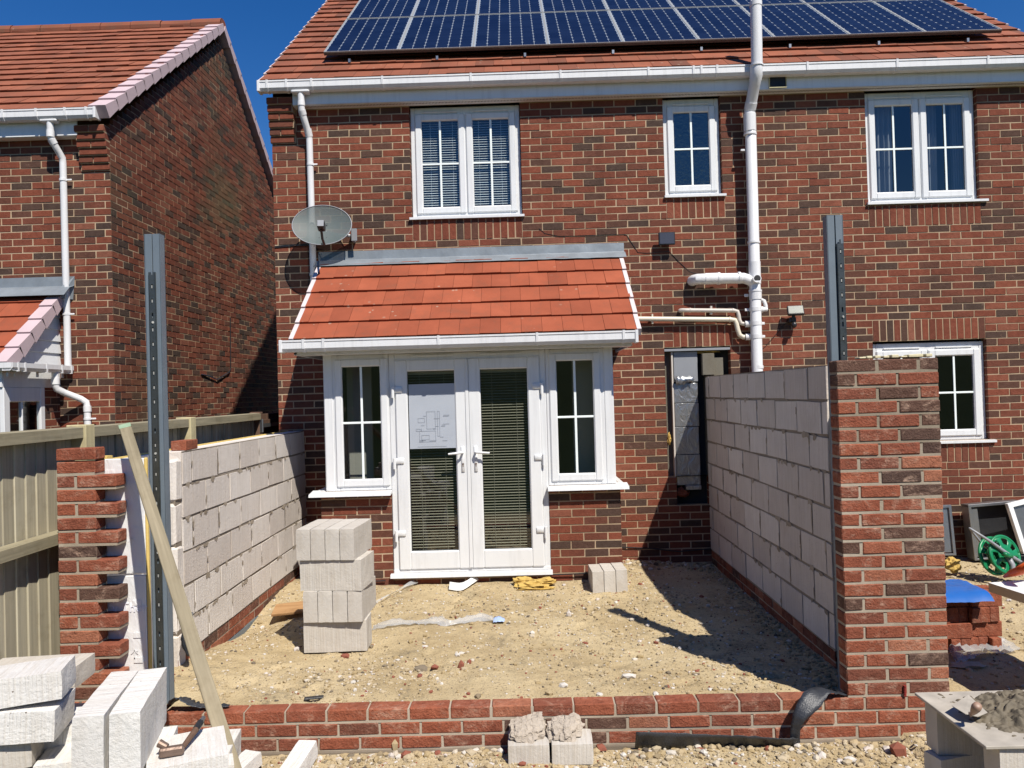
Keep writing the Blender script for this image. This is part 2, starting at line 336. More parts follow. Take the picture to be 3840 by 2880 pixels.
def m_ground():
    m, nt, p, o = newmat('sandy_ground'); v = coord(nt)
    big = noise_n(nt, v, .9, 5, .6); mid = noise_n(nt, v, 4.5, 6, .68, .3); fine = noise_n(nt, v, 55, 4, .7)
    c = mix(nt, gain(nt, mid, .3, .72), (.315,.24,.135), (.465,.37,.222))
    c = mix(nt, gain(nt, big, .42, .68), c, (.49,.40,.252))
    dk = N(nt, 'ShaderNodeMath', operation='MULTIPLY'); L(nt, gain(nt, noise_n(nt, v, 2.3, 6, .72, .6), .555, .70), dk.inputs[0]); L(nt, gain(nt, fine, .36, .55), dk.inputs[1])
    c = mix(nt, dk.outputs[0], c, (.15,.125,.085))
    vo = N(nt, 'ShaderNodeTexVoronoi'); vo.inputs['Scale'].default_value = 75; L(nt, v, vo.inputs['Vector'])
    ww = N(nt, 'ShaderNodeMath', operation='LESS_THAN'); L(nt, vo.outputs['Distance'], ww.inputs[0]); ww.inputs[1].default_value = .34
    sel = ramp(nt, vo.outputs['Color'], [(0,(0,0,0)),(.60,(0,0,0)),(.64,(1,1,1)),(1,(1,1,1))], 'CONSTANT')
    mm = N(nt, 'ShaderNodeMath', operation='MULTIPLY'); L(nt, ww.outputs[0], mm.inputs[0]); L(nt, sel, mm.inputs[1])
    c = mix(nt, mm.outputs[0], c, mix(nt, vo.outputs['Color'], (.50,.43,.31), (.22,.17,.11)))
    sp = gain(nt, noise_n(nt, v, 130, 2, .6), .60, .70); c = mix(nt, sp, c, mix(nt, 1., c, (.55,.5,.42), 'MULTIPLY'))
    sx_ = N(nt, 'ShaderNodeSeparateXYZ'); L(nt, v, sx_.inputs[0])
    def far(sock, lo, hi): 
        m_ = N(nt, 'ShaderNodeMapRange'); m_.inputs[1].default_value = lo; m_.inputs[2].default_value = hi; L(nt, sock, m_.inputs[0]); return m_.outputs[0]
    lawn = mix(nt, noise_n(nt, v, 1.5, 4), (.018,.035,.012), (.04,.06,.022))
    c = mix(nt, far(sx_.outputs[1], -5.6, -6.3), c, lawn); c = mix(nt, far(sx_.outputs[0], 6.5, 7.5), c, lawn); c = mix(nt, far(sx_.outputs[0], -4.5, -5.), c, lawn)
    L(nt, c, p.inputs['Base Color']); p.inputs['Roughness'].default_value = .97; p.inputs['Specular IOR Level'].default_value = .1
    a = N(nt, 'ShaderNodeMath', operation='ADD'); L(nt, fine, a.inputs[0]); L(nt, mid, a.inputs[1]); b2 = N(nt, 'ShaderNodeMath', operation='ADD'); L(nt, a.outputs[0], b2.inputs[0]); L(nt, mm.outputs[0], b2.inputs[1])
    bump(nt, p, b2.outputs[0], .8, .012); return m
M['ground'] = m_ground()

# ------------------------------------------------------------------ camera, sun, sky
cam = bpy.data.cameras.new('camera'); co = bpy.data.objects.new('camera', cam); C.objects.link(co)
f_px, yaw, pitch, roll, D = 2837.157, 0.0114, 0.0127, -0.0276, 7.936
yaw, pitch, roll = .011183, .013114, -.02835
cy, sy, cp, sp, cr, sr = math.cos(yaw), math.sin(yaw), math.cos(pitch), math.sin(pitch), math.cos(roll), math.sin(roll)
fw = V((-sy*cp, cy*cp, sp)); rt = V((cy, sy, 0)); up = rt.cross(fw); r2 = rt*cr+up*sr; u2 = up*cr-rt*sr
co.matrix_world = Matrix(((r2.x,u2.x,-fw.x,0),(r2.y,u2.y,-fw.y,-D),(r2.z,u2.z,-fw.z,1.8),(0,0,0,1)))
cam.sensor_width = 36; cam.lens = 36*f_px/3840; cam.clip_start = .05; cam.clip_end = 2000
bpy.context.scene.camera = co
SUN = V((.41,-.66,1.)).normalized()
sl = bpy.data.lights.new('sun', 'SUN'); sl.energy = 5.0; sl.angle = math.radians(.53); sl.color = (1.,.94,.84)
so = bpy.data.objects.new('sun', sl); C.objects.link(so); so.rotation_euler = SUN.to_track_quat('Z', 'Y').to_euler()
w = bpy.data.worlds.new('World'); bpy.context.scene.world = w; w.use_nodes = True; nt = w.node_tree; nt.nodes.clear()
sk = nt.nodes.new('ShaderNodeTexSky'); sk.sky_type = 'NISHITA'; sk.sun_disc = False
sk.sun_elevation = math.asin(SUN.z); sk.sun_rotation = math.atan2(SUN.x, SUN.y)
sk.air_density = 1.0; sk.dust_density = .0; sk.ozone_density = 3.0; sk.altitude = 60
bg = nt.nodes.new('ShaderNodeBackground'); bg.inputs[1].default_value = .075
wo = nt.nodes.new('ShaderNodeOutputWorld'); hs = nt.nodes.new('ShaderNodeHueSaturation'); hs.inputs['Hue'].default_value = .512; hs.inputs['Saturation'].default_value = 1.38; nt.links.new(sk.outputs[0], hs.inputs['Color']); nt.links.new(hs.outputs[0], bg.inputs[0]); nt.links.new(bg.outputs[0], wo.inputs[0])
sc = bpy.context.scene; sc.view_settings.view_transform = 'Standard'; sc.view_settings.look = 'None'; sc.view_settings.exposure = .5; sc.view_settings.gamma = 1
sc.render.engine = 'CYCLES'; sc.cycles.max_bounces = 8; sc.cycles.transparent_max_bounces = 24; sc.cycles.use_denoising = True
sc.cycles.caustics_reflective = False; sc.cycles.caustics_refractive = False

# ------------------------------------------------------------------ ground
FR = random.Random(31); FOOT = []
for i in range(34):
    x0_, y0_, a_ = FR.uniform(-1.9,1.5), FR.uniform(-3.5,-1.1), FR.uniform(0,6.28)
    for k in range(2): FOOT.append((x0_+k*(.28*math.cos(a_)-.12*math.sin(a_)), y0_+k*(.28*math.sin(a_)+.12*math.cos(a_)), math.cos(a_), math.sin(a_), FR.uniform(.006,.014)))
def prints(x, y):
    h = 0
    for fx, fy, c_, s_, d_ in FOOT:
        dx, dy = x-fx, y-fy
        if abs(dx) > .22 or abs(dy) > .22: continue
        u_, v_ = (dx*c_+dy*s_)/.145, (-dx*s_+dy*c_)/.055; q = u_*u_+v_*v_
        h += -d_*max(0, 1-q*q) if q < 1 else d_*.5*max(0, 1-((q-1.25)/.6)**2)
    return h
def inside(x, y): return -2.36 < x < 2.0 and y > -3.74
def zg(x, y):
    if inside(x, y):
        h = .025+.03*nz(x, y, 0, .8)+.012*nz(x, y, 5, 3.1)
        h += .035*math.exp(-((y+3.6)/.55)**2)                       # soil banked up behind the low wall
        h += .06*math.exp(-((x+2.2)/.35)**2)*max(0, min(1, (-y-1.7)/.5))*.6-.09*math.exp(-((x+2.25)/.28)**2)*math.exp(-((y+1.9)/.6)**2)
        h -= .035*math.exp(-((x-1.9)/.5)**2)
        h += prints(x, y)
        h += .04*math.exp(-((y+.85)/.25)**2)*(1 if -1.9 < x < .9 else .2)
    elif x > 2.0: h = -.035-.05*max(0, min(1, (-y-2.5)/1.3))+.03*nz(x, y, 2, .9)
    elif x < -2.36: h = -.02+.03*nz(x, y, 3, .9)
    else: h = -.125+.02*nz(x, y, 7, 1.3)-.02*max(0, min(1, (-y-4.2)/1.))
    return h+.008*nz(x, y, 11, 9)+.005*nz(x, y, 4, 22)
def axis(lo, hi, st, far):
    a = []; x = lo
    while x < hi+1e-6: a.append(x); x += st
    g = st; l = []; r = []; x = lo
    while x > -far: g = min(g*1.6, 80); x -= g; l.append(x)
    g = st; x = a[-1]
    while x < far: g = min(g*1.6, 80); x += g; r.append(x)
    return l[::-1]+a+r
gx = axis(-4.2, 5.4, .024, 400); gy = axis(-5.2, .2, .024, 400)
vs = []
for y in gy:
    for x in gx:
        near = -4.3 < x < 5.5 and -5.3 < y < .3
        vs.append((x, y, zg(x, y) if near else -.12+(max(0, min(7, (-15-y)*.3)) if y < -15 else 0)))   # unseen rise added to keep the bright horizon out of the pane reflections
nx = len(gx); fs = [(j*nx+i, j*nx+i+1, (j+1)*nx+i+1, (j+1)*nx+i) for j in range(len(gy)-1) for i in range(nx-1)]
gm = MB(); gm.mesh(vs, fs); gd = gm.build('ground', M['ground'], smooth=True, fixn=False); kind(gd, 'structure')

R = random.Random(5)
gr = MB()
ICO = blob((0,0,0), (1,1,1), 0, 0, 1, 1)
bmi = bmesh.new(); bmesh.ops.create_icosphere(bmi, subdivisions=1, radius=1); ICOV = [v.co.copy() for v in bmi.verts]; ICOF = [tuple(v.index for v in f.verts) for f in bmi.faces]; bmi.free()
def pebble(x, y, s, t, z=None):
    a = R.random()*6.28; ca, sa = math.cos(a), math.sin(a); sx, sy_, sz = s*R.uniform(.7,1.4), s*R.uniform(.6,1.1), s*R.uniform(.4,.8)
    z = zg(x, y)+sz*.35 if z is None else z
    pts = []
    for v in ICOV:
        k = R.uniform(.78, 1.15); px, py, pz = v.x*sx*k, v.y*sy_*k, v.z*sz*k; pts.append((x+ca*px-sa*py, y+sa*px+ca*py, z+pz))
    gr.mesh(pts, ICOF, 0, t)
def rt_():
    q = R.random()
    return R.uniform(.3,.8) if q < .72 else (R.uniform(.82,.88) if q < .86 else (R.uniform(0,.22) if q < .965 else R.uniform(.95,1)))
for i in range(9000):
    x, y = R.uniform(-2.28, 1.93), R.uniform(-3.7, -.1)
    d = nz(x, y, 1, 1.1)+.6*nz(x, y, 9, 2.6)
    if d < -.12 and R.random() < .6: continue
    if -1.85 < x < .9 and y > -.92: continue
    pebble(x, y, R.uniform(.004,.012)*(1 if R.random() < .92 else 2.0), rt_())
for i in range(520):
    y = R.uniform(-3.6, -.1); x = 1.92-abs(R.gauss(0, .09)); pebble(x, y, R.uniform(.006,.02), R.uniform(.15,.6))
for i in range(250):
    x = R.uniform(.95, 1.9); y = -.05-abs(R.gauss(0, .12)); pebble(x, y, R.uniform(.01,.03), rt_())
for i in range(500):
    q = R.random(); cx_, cy_ = ((-1.0,-3.15) if q < .45 else ((1.2,-3.2) if q < .8 else (.5,-1.75))); pebble(R.gauss(cx_, .3), max(-3.68, R.gauss(cy_, .16)), R.uniform(.006,.018), rt_())
for i in range(4200):
    x, y = R.uniform(-1.6, 2.4), -3.83-abs(R.gauss(0, .35))
    if y < -5: continue
    pebble(x, y, R.uniform(.004,.012)*(1 if R.random() < .9 else 2.2), rt_())
for i in range(150):
    x = R.uniform(-1.3, 2.0); pebble(x, -3.84-abs(R.gauss(0, .05)), R.uniform(.014,.03), rt_())
for i in range(3000):
    x, y = R.uniform(2.3, 5.2), R.uniform(-4.4, -.3); pebble(x, y, R.uniform(.006,.016)*(1 if R.random() < .9 else 2.0), rt_())
for i in range(250):
    pebble(R.uniform(-3.4,-2.6), R.uniform(-4.3,-3.4), R.uniform(.01,.03), rt_())
kind(gr.build('gravel', M['stone'], fixn=False), 'stuff')

# ------------------------------------------------------------------ brickwork
def brick_field(mb, O, u, n, x0, x1, z0, nc, gauge=.075, pitch=.2235, openings=(), seed=1, ph=0., clip=None, soldiers=(), proud=.0035, joint=.0125, depth=.03, jit=.0017, bend=(0., 0.)):
    rr = random.Random(seed); O = V(O); u = V(u); n = V(n); Z = V((0,0,1))
    def P(x, z, o): return O+u*x+Z*z+n*o
    def one(a, b, c, d, t):
        o = proud+rr.uniform(-.002,.0025)
        q = [P(a+rr.uniform(-jit,jit), c+rr.uniform(-jit,jit), o+rr.uniform(-.001,.001)), P(b+rr.uniform(-jit,jit), c+rr.uniform(-jit,jit), o+rr.uniform(-.001,.001)),
             P(b+rr.uniform(-jit,jit), d+rr.uniform(-jit,jit), o+rr.uniform(-.001,.001)), P(a+rr.uniform(-jit,jit), d+rr.uniform(-jit,jit), o+rr.uniform(-.001,.001))]
        k = [P(a, c, -depth), P(b, c, -depth), P(b, d, -depth), P(a, d, -depth)]
        mb.mesh(q+k, [(0,1,2,3),(0,4,5,1),(1,5,6,2),(2,6,7,3),(3,7,4,0)], 0, t)
    def tn():
        q = rr.random(); return rr.uniform(0,.15) if q < .15 else rr.uniform(.13,.26) if q < .34 else rr.uniform(.26,.93) if q < .965 else rr.uniform(.93,1)
    for k in range(nc):
        zb = z0+k*gauge; zc = zb+gauge/2; iv = [(x0, x1)]
        for (a, b, c, d) in list(openings)+[s[:4] for s in soldiers]:
            if c-.004 < zc < d+.004:
                nv = []
                for p, q in iv:
                    if b <= p or a >= q: nv.append((p, q)); continue
                    if a > p: nv.append((p, a))
                    if b < q: nv.append((b, q))
                iv = nv
        for p, q in iv:
            if clip:
                p2, q2 = clip(zb); p, q = max(p, p2), min(q, q2)
                if q-p < .03: continue
            mb.face([P(p, zb, 0), P(q, zb, 0), P(q, zb+gauge, 0), P(p, zb+gauge, 0)], 1, 1.)
            j = ph+(k % 2)*pitch/2+rr.uniform(-.006,.006); j += math.floor((p-j)/pitch)*pitch
            edges = [p]
            while j < q-.035:
                if j > p+.035: edges.append(j+rr.uniform(-.005,.005))
                j += pitch
            edges.append(q)
            for a, b in zip(edges[:-1], edges[1:]):
                one(a+(joint/2 if a > p else 0), b-(joint/2 if b < q else 0), zb+joint/2, zb+gauge-joint/2, tn())
    for (a, b, c, d) in soldiers:
        mb.face([P(a, c, 0), P(b, c, 0), P(b, d, 0), P(a, d, 0)], 1, 1.)
        m_ = max(1, round((b-a)/.075)); w_ = (b-a)/m_
        for i in range(m_): one(a+i*w_+joint/2, a+(i+1)*w_-joint/2, c+joint/2, d-joint/2, tn())
def reveal(mb, O, u, n, op, depth=.12):
    O = V(O); u = V(u); n = V(n); a, b, c, d = op; Z = V((0,0,1))
    P = lambda x, z, o: O+u*x+Z*z-n*o
    rr = random.Random(int(a*100)+7)
    for x in (a, b):
        z = c
        while z < d-.01:
            z2 = min(d, z+.075); mb.face([P(x, z, -.003), P(x, z2-.01, -.003), P(x, z2-.01, depth), P(x, z, depth)], 0, rr.uniform(.1,.9)); mb.face([P(x, z2-.01, -.001), P(x, z2, -.001), P(x, z2, depth), P(x, z2-.01, depth)], 1, 1.); z = z2
    mb.face([P(a, d, 0), P(b, d, 0), P(b, d, depth), P(a, d, depth)], 1, .6); mb.face([P(a, c, 0), P(b, c, 0), P(b, c, depth), P(a, c, depth)], 1, .6)

def tile_roof(mb, E0, u, s, n, width, length, gauge, tw, seed, crook=.003, thick=.016, lap=.055):
    rr = random.Random(seed); E0 = V(E0); u = V(u); s = V(s).normalized(); n = V(n).normalized()
    nr = int(math.ceil(length/gauge))
    mb.face([E0-n*.02, E0+u*width-n*.02, E0+u*width+s*length-n*.02, E0+s*length-n*.02], 0, .1)
    for r in range(nr):
        s0 = r*gauge; s1 = min(length, s0+gauge+lap); x = -(tw/2 if r % 2 else 0)
        while x < width-.005:
            a, b = max(0, x)+.0012, min(width, x+tw)-.0012
            if b-a > .02:
                t = min(1, max(0, rr.gauss(.5, .24))); dz = rr.uniform(-crook, crook); ds = rr.uniform(-.003, .003); dz2 = rr.uniform(-crook, crook)*.6
                f0 = s0+ds; hi0, hi1 = .034+dz, .010+dz*.3
                P = lambda x_, s_, o: E0+u*x_+s*s_+n*o
                q = [P(a, f0, hi0+dz2), P(b, f0, hi0-dz2), P(b, s1, hi1), P(a, s1, hi1), P(a, f0+.002, hi0-thick+dz2), P(b, f0+.002, hi0-thick-dz2), P(b, s1, hi1-.008), P(a, s1, hi1-.008)]
                mb.mesh(q, [(0,1,2,3),(0,4,5,1),(1,5,6,2),(3,7,4,0),(4,7,6,5)], 0, t)
            x += tw

# ------------------------------------------------------------------ windows
def glazed_window(parent, name, x0, x1, z0, z1, yf, sashes, vent=True, sill=None, pane='glass', bars=True, blind=None, label=None, head=.085):
    """white frame with opening casements; panes, bars, sill, vents and blind are its sub-parts"""
    mb = MB(); fw_, d = .05, .065; B = .006
    for a, b in (((x0, yf, z0), (x0+fw_, yf+d, z1)), ((x1-fw_, yf, z0), (x1, yf+d, z1)), ((x0+fw_-.001, yf+.001, z0), (x1-fw_+.001, yf+d-.001, z0+fw_)), ((x0+fw_-.001, yf+.001, z1-head), (x1-fw_+.001, yf+d-.001, z1))): mb.box(a, b, bev=B)
    for a, b in zip(sashes[:-1], sashes[1:]):
        if b[0]-a[1] > .004: mb.box((a[1]-.01, yf+.003, z0+fw_), (b[0]+.01, yf+d-.004, z1-head), bev=.003)
    panes = []
    for (a, b) in sashes:
        c, e = z0+.035, z1-head+.012; y0, y1 = yf-.016, yf+.03; sw = .074
        for p, q in (((a, y0, c), (a+sw, y1, e)), ((b-sw, y0, c), (b, y1, e))): mb.box(p, q, bev=.012)
        for p, q in (((a+sw-.012, y0+.001, c+.001), (b-sw+.012, y1-.001, c+sw)), ((a+sw-.012, y0+.001, e-sw), (b-sw+.012, y1-.001, e-.001))): mb.box(p, q, bev=.012)
        panes.append((a+sw-.006, b-sw+.006, c+sw-.006, e-sw+.006))
    fr = mb.build(name, M['upvc'], parent)
    if label: fr['label'] = label
    for (a, b, c, e) in panes:
        g = MB(); g.face([(a, yf+.008, c), (b, yf+.008, c), (b, yf+.008, e), (a, yf+.008, e)]); g.build('pane', M[pane], fr)
        if bars:
            g = MB(); m_ = (a+b)/2; k = (c+e)/2; g.box((m_-.011, yf-.002, c), (m_+.011, yf+.004, e), bev=.003); g.box((a, yf-.0015, k-.010), (b, yf+.0045, k+.010), bev=.003)
            g.build('glazing_bar', M['bar'], fr)
        g = MB(); g.box((a-.003, yf+.004, c-.003), (a+.006, yf+.012, e+.003)); g.box((b-.006, yf+.004, c-.003), (b+.003, yf+.012, e+.003)); g.box((a, yf+.0042, c-.003), (b, yf+.0122, c+.006)); g.box((a, yf+.0042, e-.006), (b, yf+.0122, e+.003)); g.build('gasket', M['black'], fr)
    if blind:
        g = MB(); zt = panes[0][3]; a, b, c = panes[0][0]-.03, panes[-1][1]+.03, panes[0][2]
        z = zt
        while z > c: 
            tl = blind; g.mesh([V((a, yf+.040, z)), V((b, yf+.040, z)), V((b, yf+.064, z+tl)), V((a, yf+.064, z+tl))], [(0,1,2,3)]); z -= .0255
        for xx in (a+.12, (a+b)/2-.14, (a+b)/2+.14, b-.12): g.box((xx-.0015, yf+.053, c), (xx+.0015, yf+.055, zt))
        g.build('blind', M['blind_w'], fr, fixn=False)
    if vent:
        for (a, b) in sashes:
            g = MB(); m_ = (a+b)/2; hw = min(.19, (b-a)*.38); g.box((m_-hw, yf-.012, z1-.062), (m_+hw, yf+.002, z1-.046), bev=.003); g.build('trickle_vent', M['upvc'], fr)
    if sill:
        g = MB(); g.extrude_x([(yf+.05, z0+.002), (sill[2], z0-.008), (sill[2], z0-.032), (sill[2]+.012, z0-.032), (yf+.05, z0-.024)], sill[0], sill[1]); g.build('sill', M['upvc'], fr)
    return fr
def gutter(parent, x0, x1, yb, zt, brackets, seed=0, sag=0.):
    g = MB(); y = yb; d = .105; h = .105
    prof = [(y, zt), (y, zt-h*.75), (y-.02, zt-h), (y-d+.02, zt-h), (y-d, zt-h*.72), (y-d, zt-.02), (y-d-.006, zt-.015), (y-d-.006, zt), (y-d+.006, zt), (y-d+.006, zt-.02), (y-d+.006, zt-h*.70), (y-d+.024, zt-h+.006), (y-.022, zt-h+.006), (y-.006, zt-h*.73), (y-.006, zt)]
    g.extrude_x(prof, x0, x1); o = g.build('gutter', M['pipe'], parent)
    for xx in brackets:
        b = MB(); pr = [(y, zt+.003), (y, zt-h*.78), (y-.02, zt-h-.006), (y-d+.018, zt-h-.006), (y-d-.006, zt-h*.74), (y-d-.011, zt+.005), (y-d+.004, zt+.005), (y-d-.002, zt-h*.70), (y-d+.022, zt-h+.001), (y-.021, zt-h+.001), (y-.004, zt-h*.74), (y-.004, zt+.003)]
        b.extrude_x(pr, xx-.011, xx+.011); b.build('gutter_bracket', M['pipe'], o)
    for xx in (x0, x1): b = MB(); b.box((xx-.014, y-d-.009, zt-h-.005), (xx+.014, y-.001, zt+.004), bev=.004); b.build('stop_end', M['pipe'], o)
    return o

# ------------------------------------------------------------------ the house
TAN = math.tan(math.radians(38.8)); CO, SI = math.cos(math.radians(38.8)), math.sin(math.radians(38.8))
house = thing('brick_house', 'red brick house with white windows and solar panels on its tiled roof', 'house', (1.5, 3, 0))
OPN = [(-1.095,.075,3.663,4.9), (1.575,2.18,3.813,4.9), (3.69,4.853,3.663,4.9), (3.686,4.863,1.188,2.238), (1.515,2.205,.888,2.238), (1.60,1.94,.588,.888), (-1.86,.87,-.2,2.25)]
SOL = [(-1.09,.07,3.438,3.663), (1.585,2.20,3.588,3.813), (3.69,4.86,3.438,3.663), (3.69,4.86,2.238,2.463), (3.69,4.86,.963,1.188), (1.61,2.23,2.238,2.463)]
wb = MB(); brick_field(wb, (0,0,0), (1,0,0), (0,-1,0), -2.55, 5.66, -.087, 67, openings=OPN, soldiers=SOL, seed=11, ph=.06)
for op in OPN[:6]: reveal(wb, (0,0,0), (1,0,0), (0,-1,0), op, .1)
rc = random.Random(3)
for k in range(6):                                           # corbelled corner under the eaves
    z = 4.965-.0755*(k+1); o = .125-.021*k
    wb.box((-2.556, -o+.006, z-.004), (-2.30+.002*k, -.003, z+.0715), 1, .6)
    for a, b in (((-2.562, -2.45), (-2.44, -2.295)) if k % 2 == 0 else ((-2.562, -2.31),)): wb.box((a, -o-.004, z+.004), (b, -.004, z+.066), 0, rc.uniform(.2,.9), bev=.003)
wb.build('wall', [M['brick'], M['mortar']], house)
sb = MB()                                                    # side and rear walls close the volume
sb.face([(-2.54,.02,-.1), (-2.54,6.6,-.1), (-2.54,6.6,5.0), (-2.54,3.2,7.75), (-2.54,.02,5.05)], 0, .5); sb.face([(5.65,.02,-.1), (5.65,6.6,-.1), (5.65,6.6,5.0), (5.65,3.2,7.75), (5.65,.02,5.05)], 0, .5); sb.face([(-2.54,6.6,-.1), (5.65,6.6,-.1), (5.65,6.6,5.0), (-2.54,6.6,5.0)], 0, .5)
sb.build('rear_wall', M['brick'], house)
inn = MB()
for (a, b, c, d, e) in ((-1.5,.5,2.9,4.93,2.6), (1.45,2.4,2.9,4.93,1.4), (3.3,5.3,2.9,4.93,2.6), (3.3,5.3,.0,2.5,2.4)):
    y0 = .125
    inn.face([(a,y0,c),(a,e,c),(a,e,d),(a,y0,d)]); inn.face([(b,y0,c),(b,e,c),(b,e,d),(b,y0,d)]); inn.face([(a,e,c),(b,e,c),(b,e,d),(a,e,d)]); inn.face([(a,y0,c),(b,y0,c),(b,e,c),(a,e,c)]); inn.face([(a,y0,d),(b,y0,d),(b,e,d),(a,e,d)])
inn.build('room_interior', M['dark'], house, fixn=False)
rb = MB(); E0 = V((-2.60,-.19,5.085)); RW = 8.30; RL = 4.35
tile_roof(rb, E0, (1,0,0), (0,CO,SI), (0,-SI,CO), RW, RL, .25, .193, 21, .0035)
yr = -.19+RL*CO; zr = 5.085+RL*SI
rb.face([(-2.6,yr,zr), (5.7,yr,zr), (5.7,yr+3.3,zr-3.3*TAN), (-2.6,yr+3.3,zr-3.3*TAN)], 0, .4)
rb.tube([(-2.6,yr,zr), (5.7,yr,zr)], .11, 10, 0, .4)
roof = rb.build('roof', M['tile'], house)
for xv, sd in ((-2.605,-1), (5.705,1)):
    vb = MB()
    for r in range(17):
        s0, s1 = r*.25-.01, (r+1)*.25-.012; b0, b1 = .026, .006
        P = lambda s_, o: V((0, E0.y+s_*CO-o*SI, E0.z+s_*SI+o*CO))
        q = [P(s0,b0), P(s1,b1), P(s1,b1-.05), P(s0,b0-.05)]
        vb.mesh([V((xv-.018, p.y, p.z)) for p in q]+[V((xv+.018, p.y, p.z)) for p in q], [(0,1,2,3),(4,7,6,5),(0,4,5,1),(1,5,6,2),(2,6,7,3),(3,7,4,0)])
    vb.build('verge', M['verge'], roof)
fb = MB(); fb.box((-2.29,-.118,4.875), (5.66,-.10,5.06)); fb.box((-2.29,-.105,4.868), (5.66,-.002,4.8745))
for xx in [-2.0+i*.62 for i in range(12)]: fb.box((xx, -.1215, 4.872), (xx+.575, -.1175, 4.879))
fb.build('fascia', M['fascia'], house)
so_ = MB()
for i in range(520): x = -2.2+i*.0151; so_.box((x, -.082, 4.8655), (x+.0055, -.052, 4.8678))
so_.build('soffit_vent', M['black'], house)
gt = gutter(house, -2.61, 5.74, -.118, 5.095, [-2.52,-2.32,-2.06,-1.33,-.42,.5,1.40,1.86,1.94,2.1,3.02,3.93,4.85,5.6])
ob = MB(); ob.box((-2.28,-.215,4.965), (-2.09,-.125,5.0), bev=.012); ob.tube([(-2.185,-.17,4.98), (-2.185,-.17,4.86), (-2.183,-.165,4.79), (-2.16,-.10,4.66), (-2.145,-.05,4.58), (-2.143,-.045,4.52), (-2.137,-.045,3.02)], [.037,.034,.034,.034,.034,.034,.034], 16)
for a, b in (((-2.185,-.17,4.885), (-2.185,-.17,4.84)), ((-2.183,-.166,4.80), (-2.176,-.145,4.755)), ((-2.152,-.075,4.635), (-2.144,-.046,4.56)), ((-2.139,-.045,4.28), (-2.139,-.045,4.255)), ((-2.138,-.045,3.12), (-2.138,-.045,3.095))): ob.tube([a, b], .039, 16)
for z in (4.267,): ob.box((-2.11,-.052,z-.009), (-2.065,-.044,z+.009), bev=.003)
smooth_angle(ob.build('downpipe', M['pipe'], house))
av = MB(); av.box((2.66,-.128,4.89), (2.83,-.116,4.995), 0, .5); 
for i in range(9): av.box((2.675,-.133,4.904+i*.0098), (2.815,-.127,4.9085+i*.0098), 1)
for a, b in (((2.655,-.137,4.882), (2.835,-.12,4.892)), ((2.655,-.137,4.892), (2.663,-.12,4.995)), ((2.827,-.137,4.892), (2.835,-.12,4.995))): av.box(a, b, 2)
av.build('air_vent', [M['dark'], M['black'], M['brass']], house)
glazed_window(house, 'window', -1.09, .07, 3.69, 4.862, .045, [(-1.045,-.512), (-.505,.025)], sill=(-1.115,.092,-.035), blind=.013, label='two pane upstairs window with a lowered white blind')
glazed_window(house, 'window', 1.58, 2.175, 3.84, 4.862, .045, [(1.62,2.135)], sill=(1.565,2.208,-.035), pane='glass_ob', label='narrow upstairs window with obscured glass')
w3 = glazed_window(house, 'window', 3.69, 4.85, 3.70, 4.862, .045, [(3.735,4.268), (4.275,4.805)], sill=(3.675,4.925,-.035), label='upstairs window with grey curtains')
glazed_window(house, 'window', 3.69, 4.86, 1.19, 2.215, .045, [(3.735,4.27), (4.278,4.815)], sill=(3.675,4.918,-.035), label='downstairs window half hidden by the brick pier')
cu = MB()
for (a, b) in ((3.78,4.05), (4.30,4.52), (4.66,4.79)):
    n_ = 28; top = [V((a+(b-a)*i/n_, .17+.022*math.sin(i*1.1+a), 4.82)) for i in range(n_+1)]; bot = [V((a+(b-a)*.92*i/n_, .17+.022*math.sin(i*1.1+a), 3.72)) for i in range(n_+1)]
    cu.mesh(top+bot, [(i, i+1, n_+2+i, n_+1+i) for i in range(n_)])
cu.build('curtain', M['curtain'], w3, smooth=True, fixn=False)
# recess where the old opening was cut
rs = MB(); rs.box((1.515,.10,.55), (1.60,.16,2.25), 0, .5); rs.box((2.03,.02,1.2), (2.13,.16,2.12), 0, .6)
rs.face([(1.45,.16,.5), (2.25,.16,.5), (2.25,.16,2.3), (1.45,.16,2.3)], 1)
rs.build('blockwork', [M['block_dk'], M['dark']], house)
lt = MB(); lt.box((1.50,.0015,2.200), (2.215,.10,2.224), 0); lt.build('lintel', M['grey_pl'], house)

# ------------------------------------------------------------------ solar panels
PW, PLn = .808, 1.50
def panel_meshes():
    f = MB(); th = .035; r = .010
    for a, b in (((0,0,0), (r,PLn,th)), ((PW-r,0,0), (PW,PLn,th)), ((r,0,.0005), (PW-r,r,th-.0005)), ((r,PLn-r,.0005), (PW-r,PLn,th-.0005))): f.box(a, b)
    f.box((r,.012,.001), (PW-r,PLn-.012,.004), 0)
    g = MB(); g.box((0,-.003,-.004), (PW,-.0005,th*.62))
    c = MB(); c.face([(r,r,th-.006), (PW-r,r,th-.006), (PW-r,PLn-r,th-.006), (r,PLn-r,th-.006)], 1)
    rr = random.Random(2); cw, ch = (PW-2*r-.02)/6, (PLn-2*r-.02)/12
    for i in range(6):
        for j in range(12):
            x0, y0 = r+.010+i*cw+.0022, r+.010+j*ch+.0010; x1, y1 = x0+cw-.0044, y0+ch-.0020; k = .014; z = th-.0045
            c.face([(x0+k,y0,z),(x1-k,y0,z),(x1,y0+k,z),(x1,y1-k,z),(x1-k,y1,z),(x0+k,y1,z),(x0,y1-k,z),(x0,y0+k,z)], 0, rr.random())
    return f, g, c
pf, pg, pc = panel_meshes(); protoF = protoG = protoC = None
ORD = ['first','second','third','fourth','fifth','sixth','seventh','eighth','ninth']
PM = Matrix(((1,0,0),(0,CO,-SI),(0,SI,CO)))
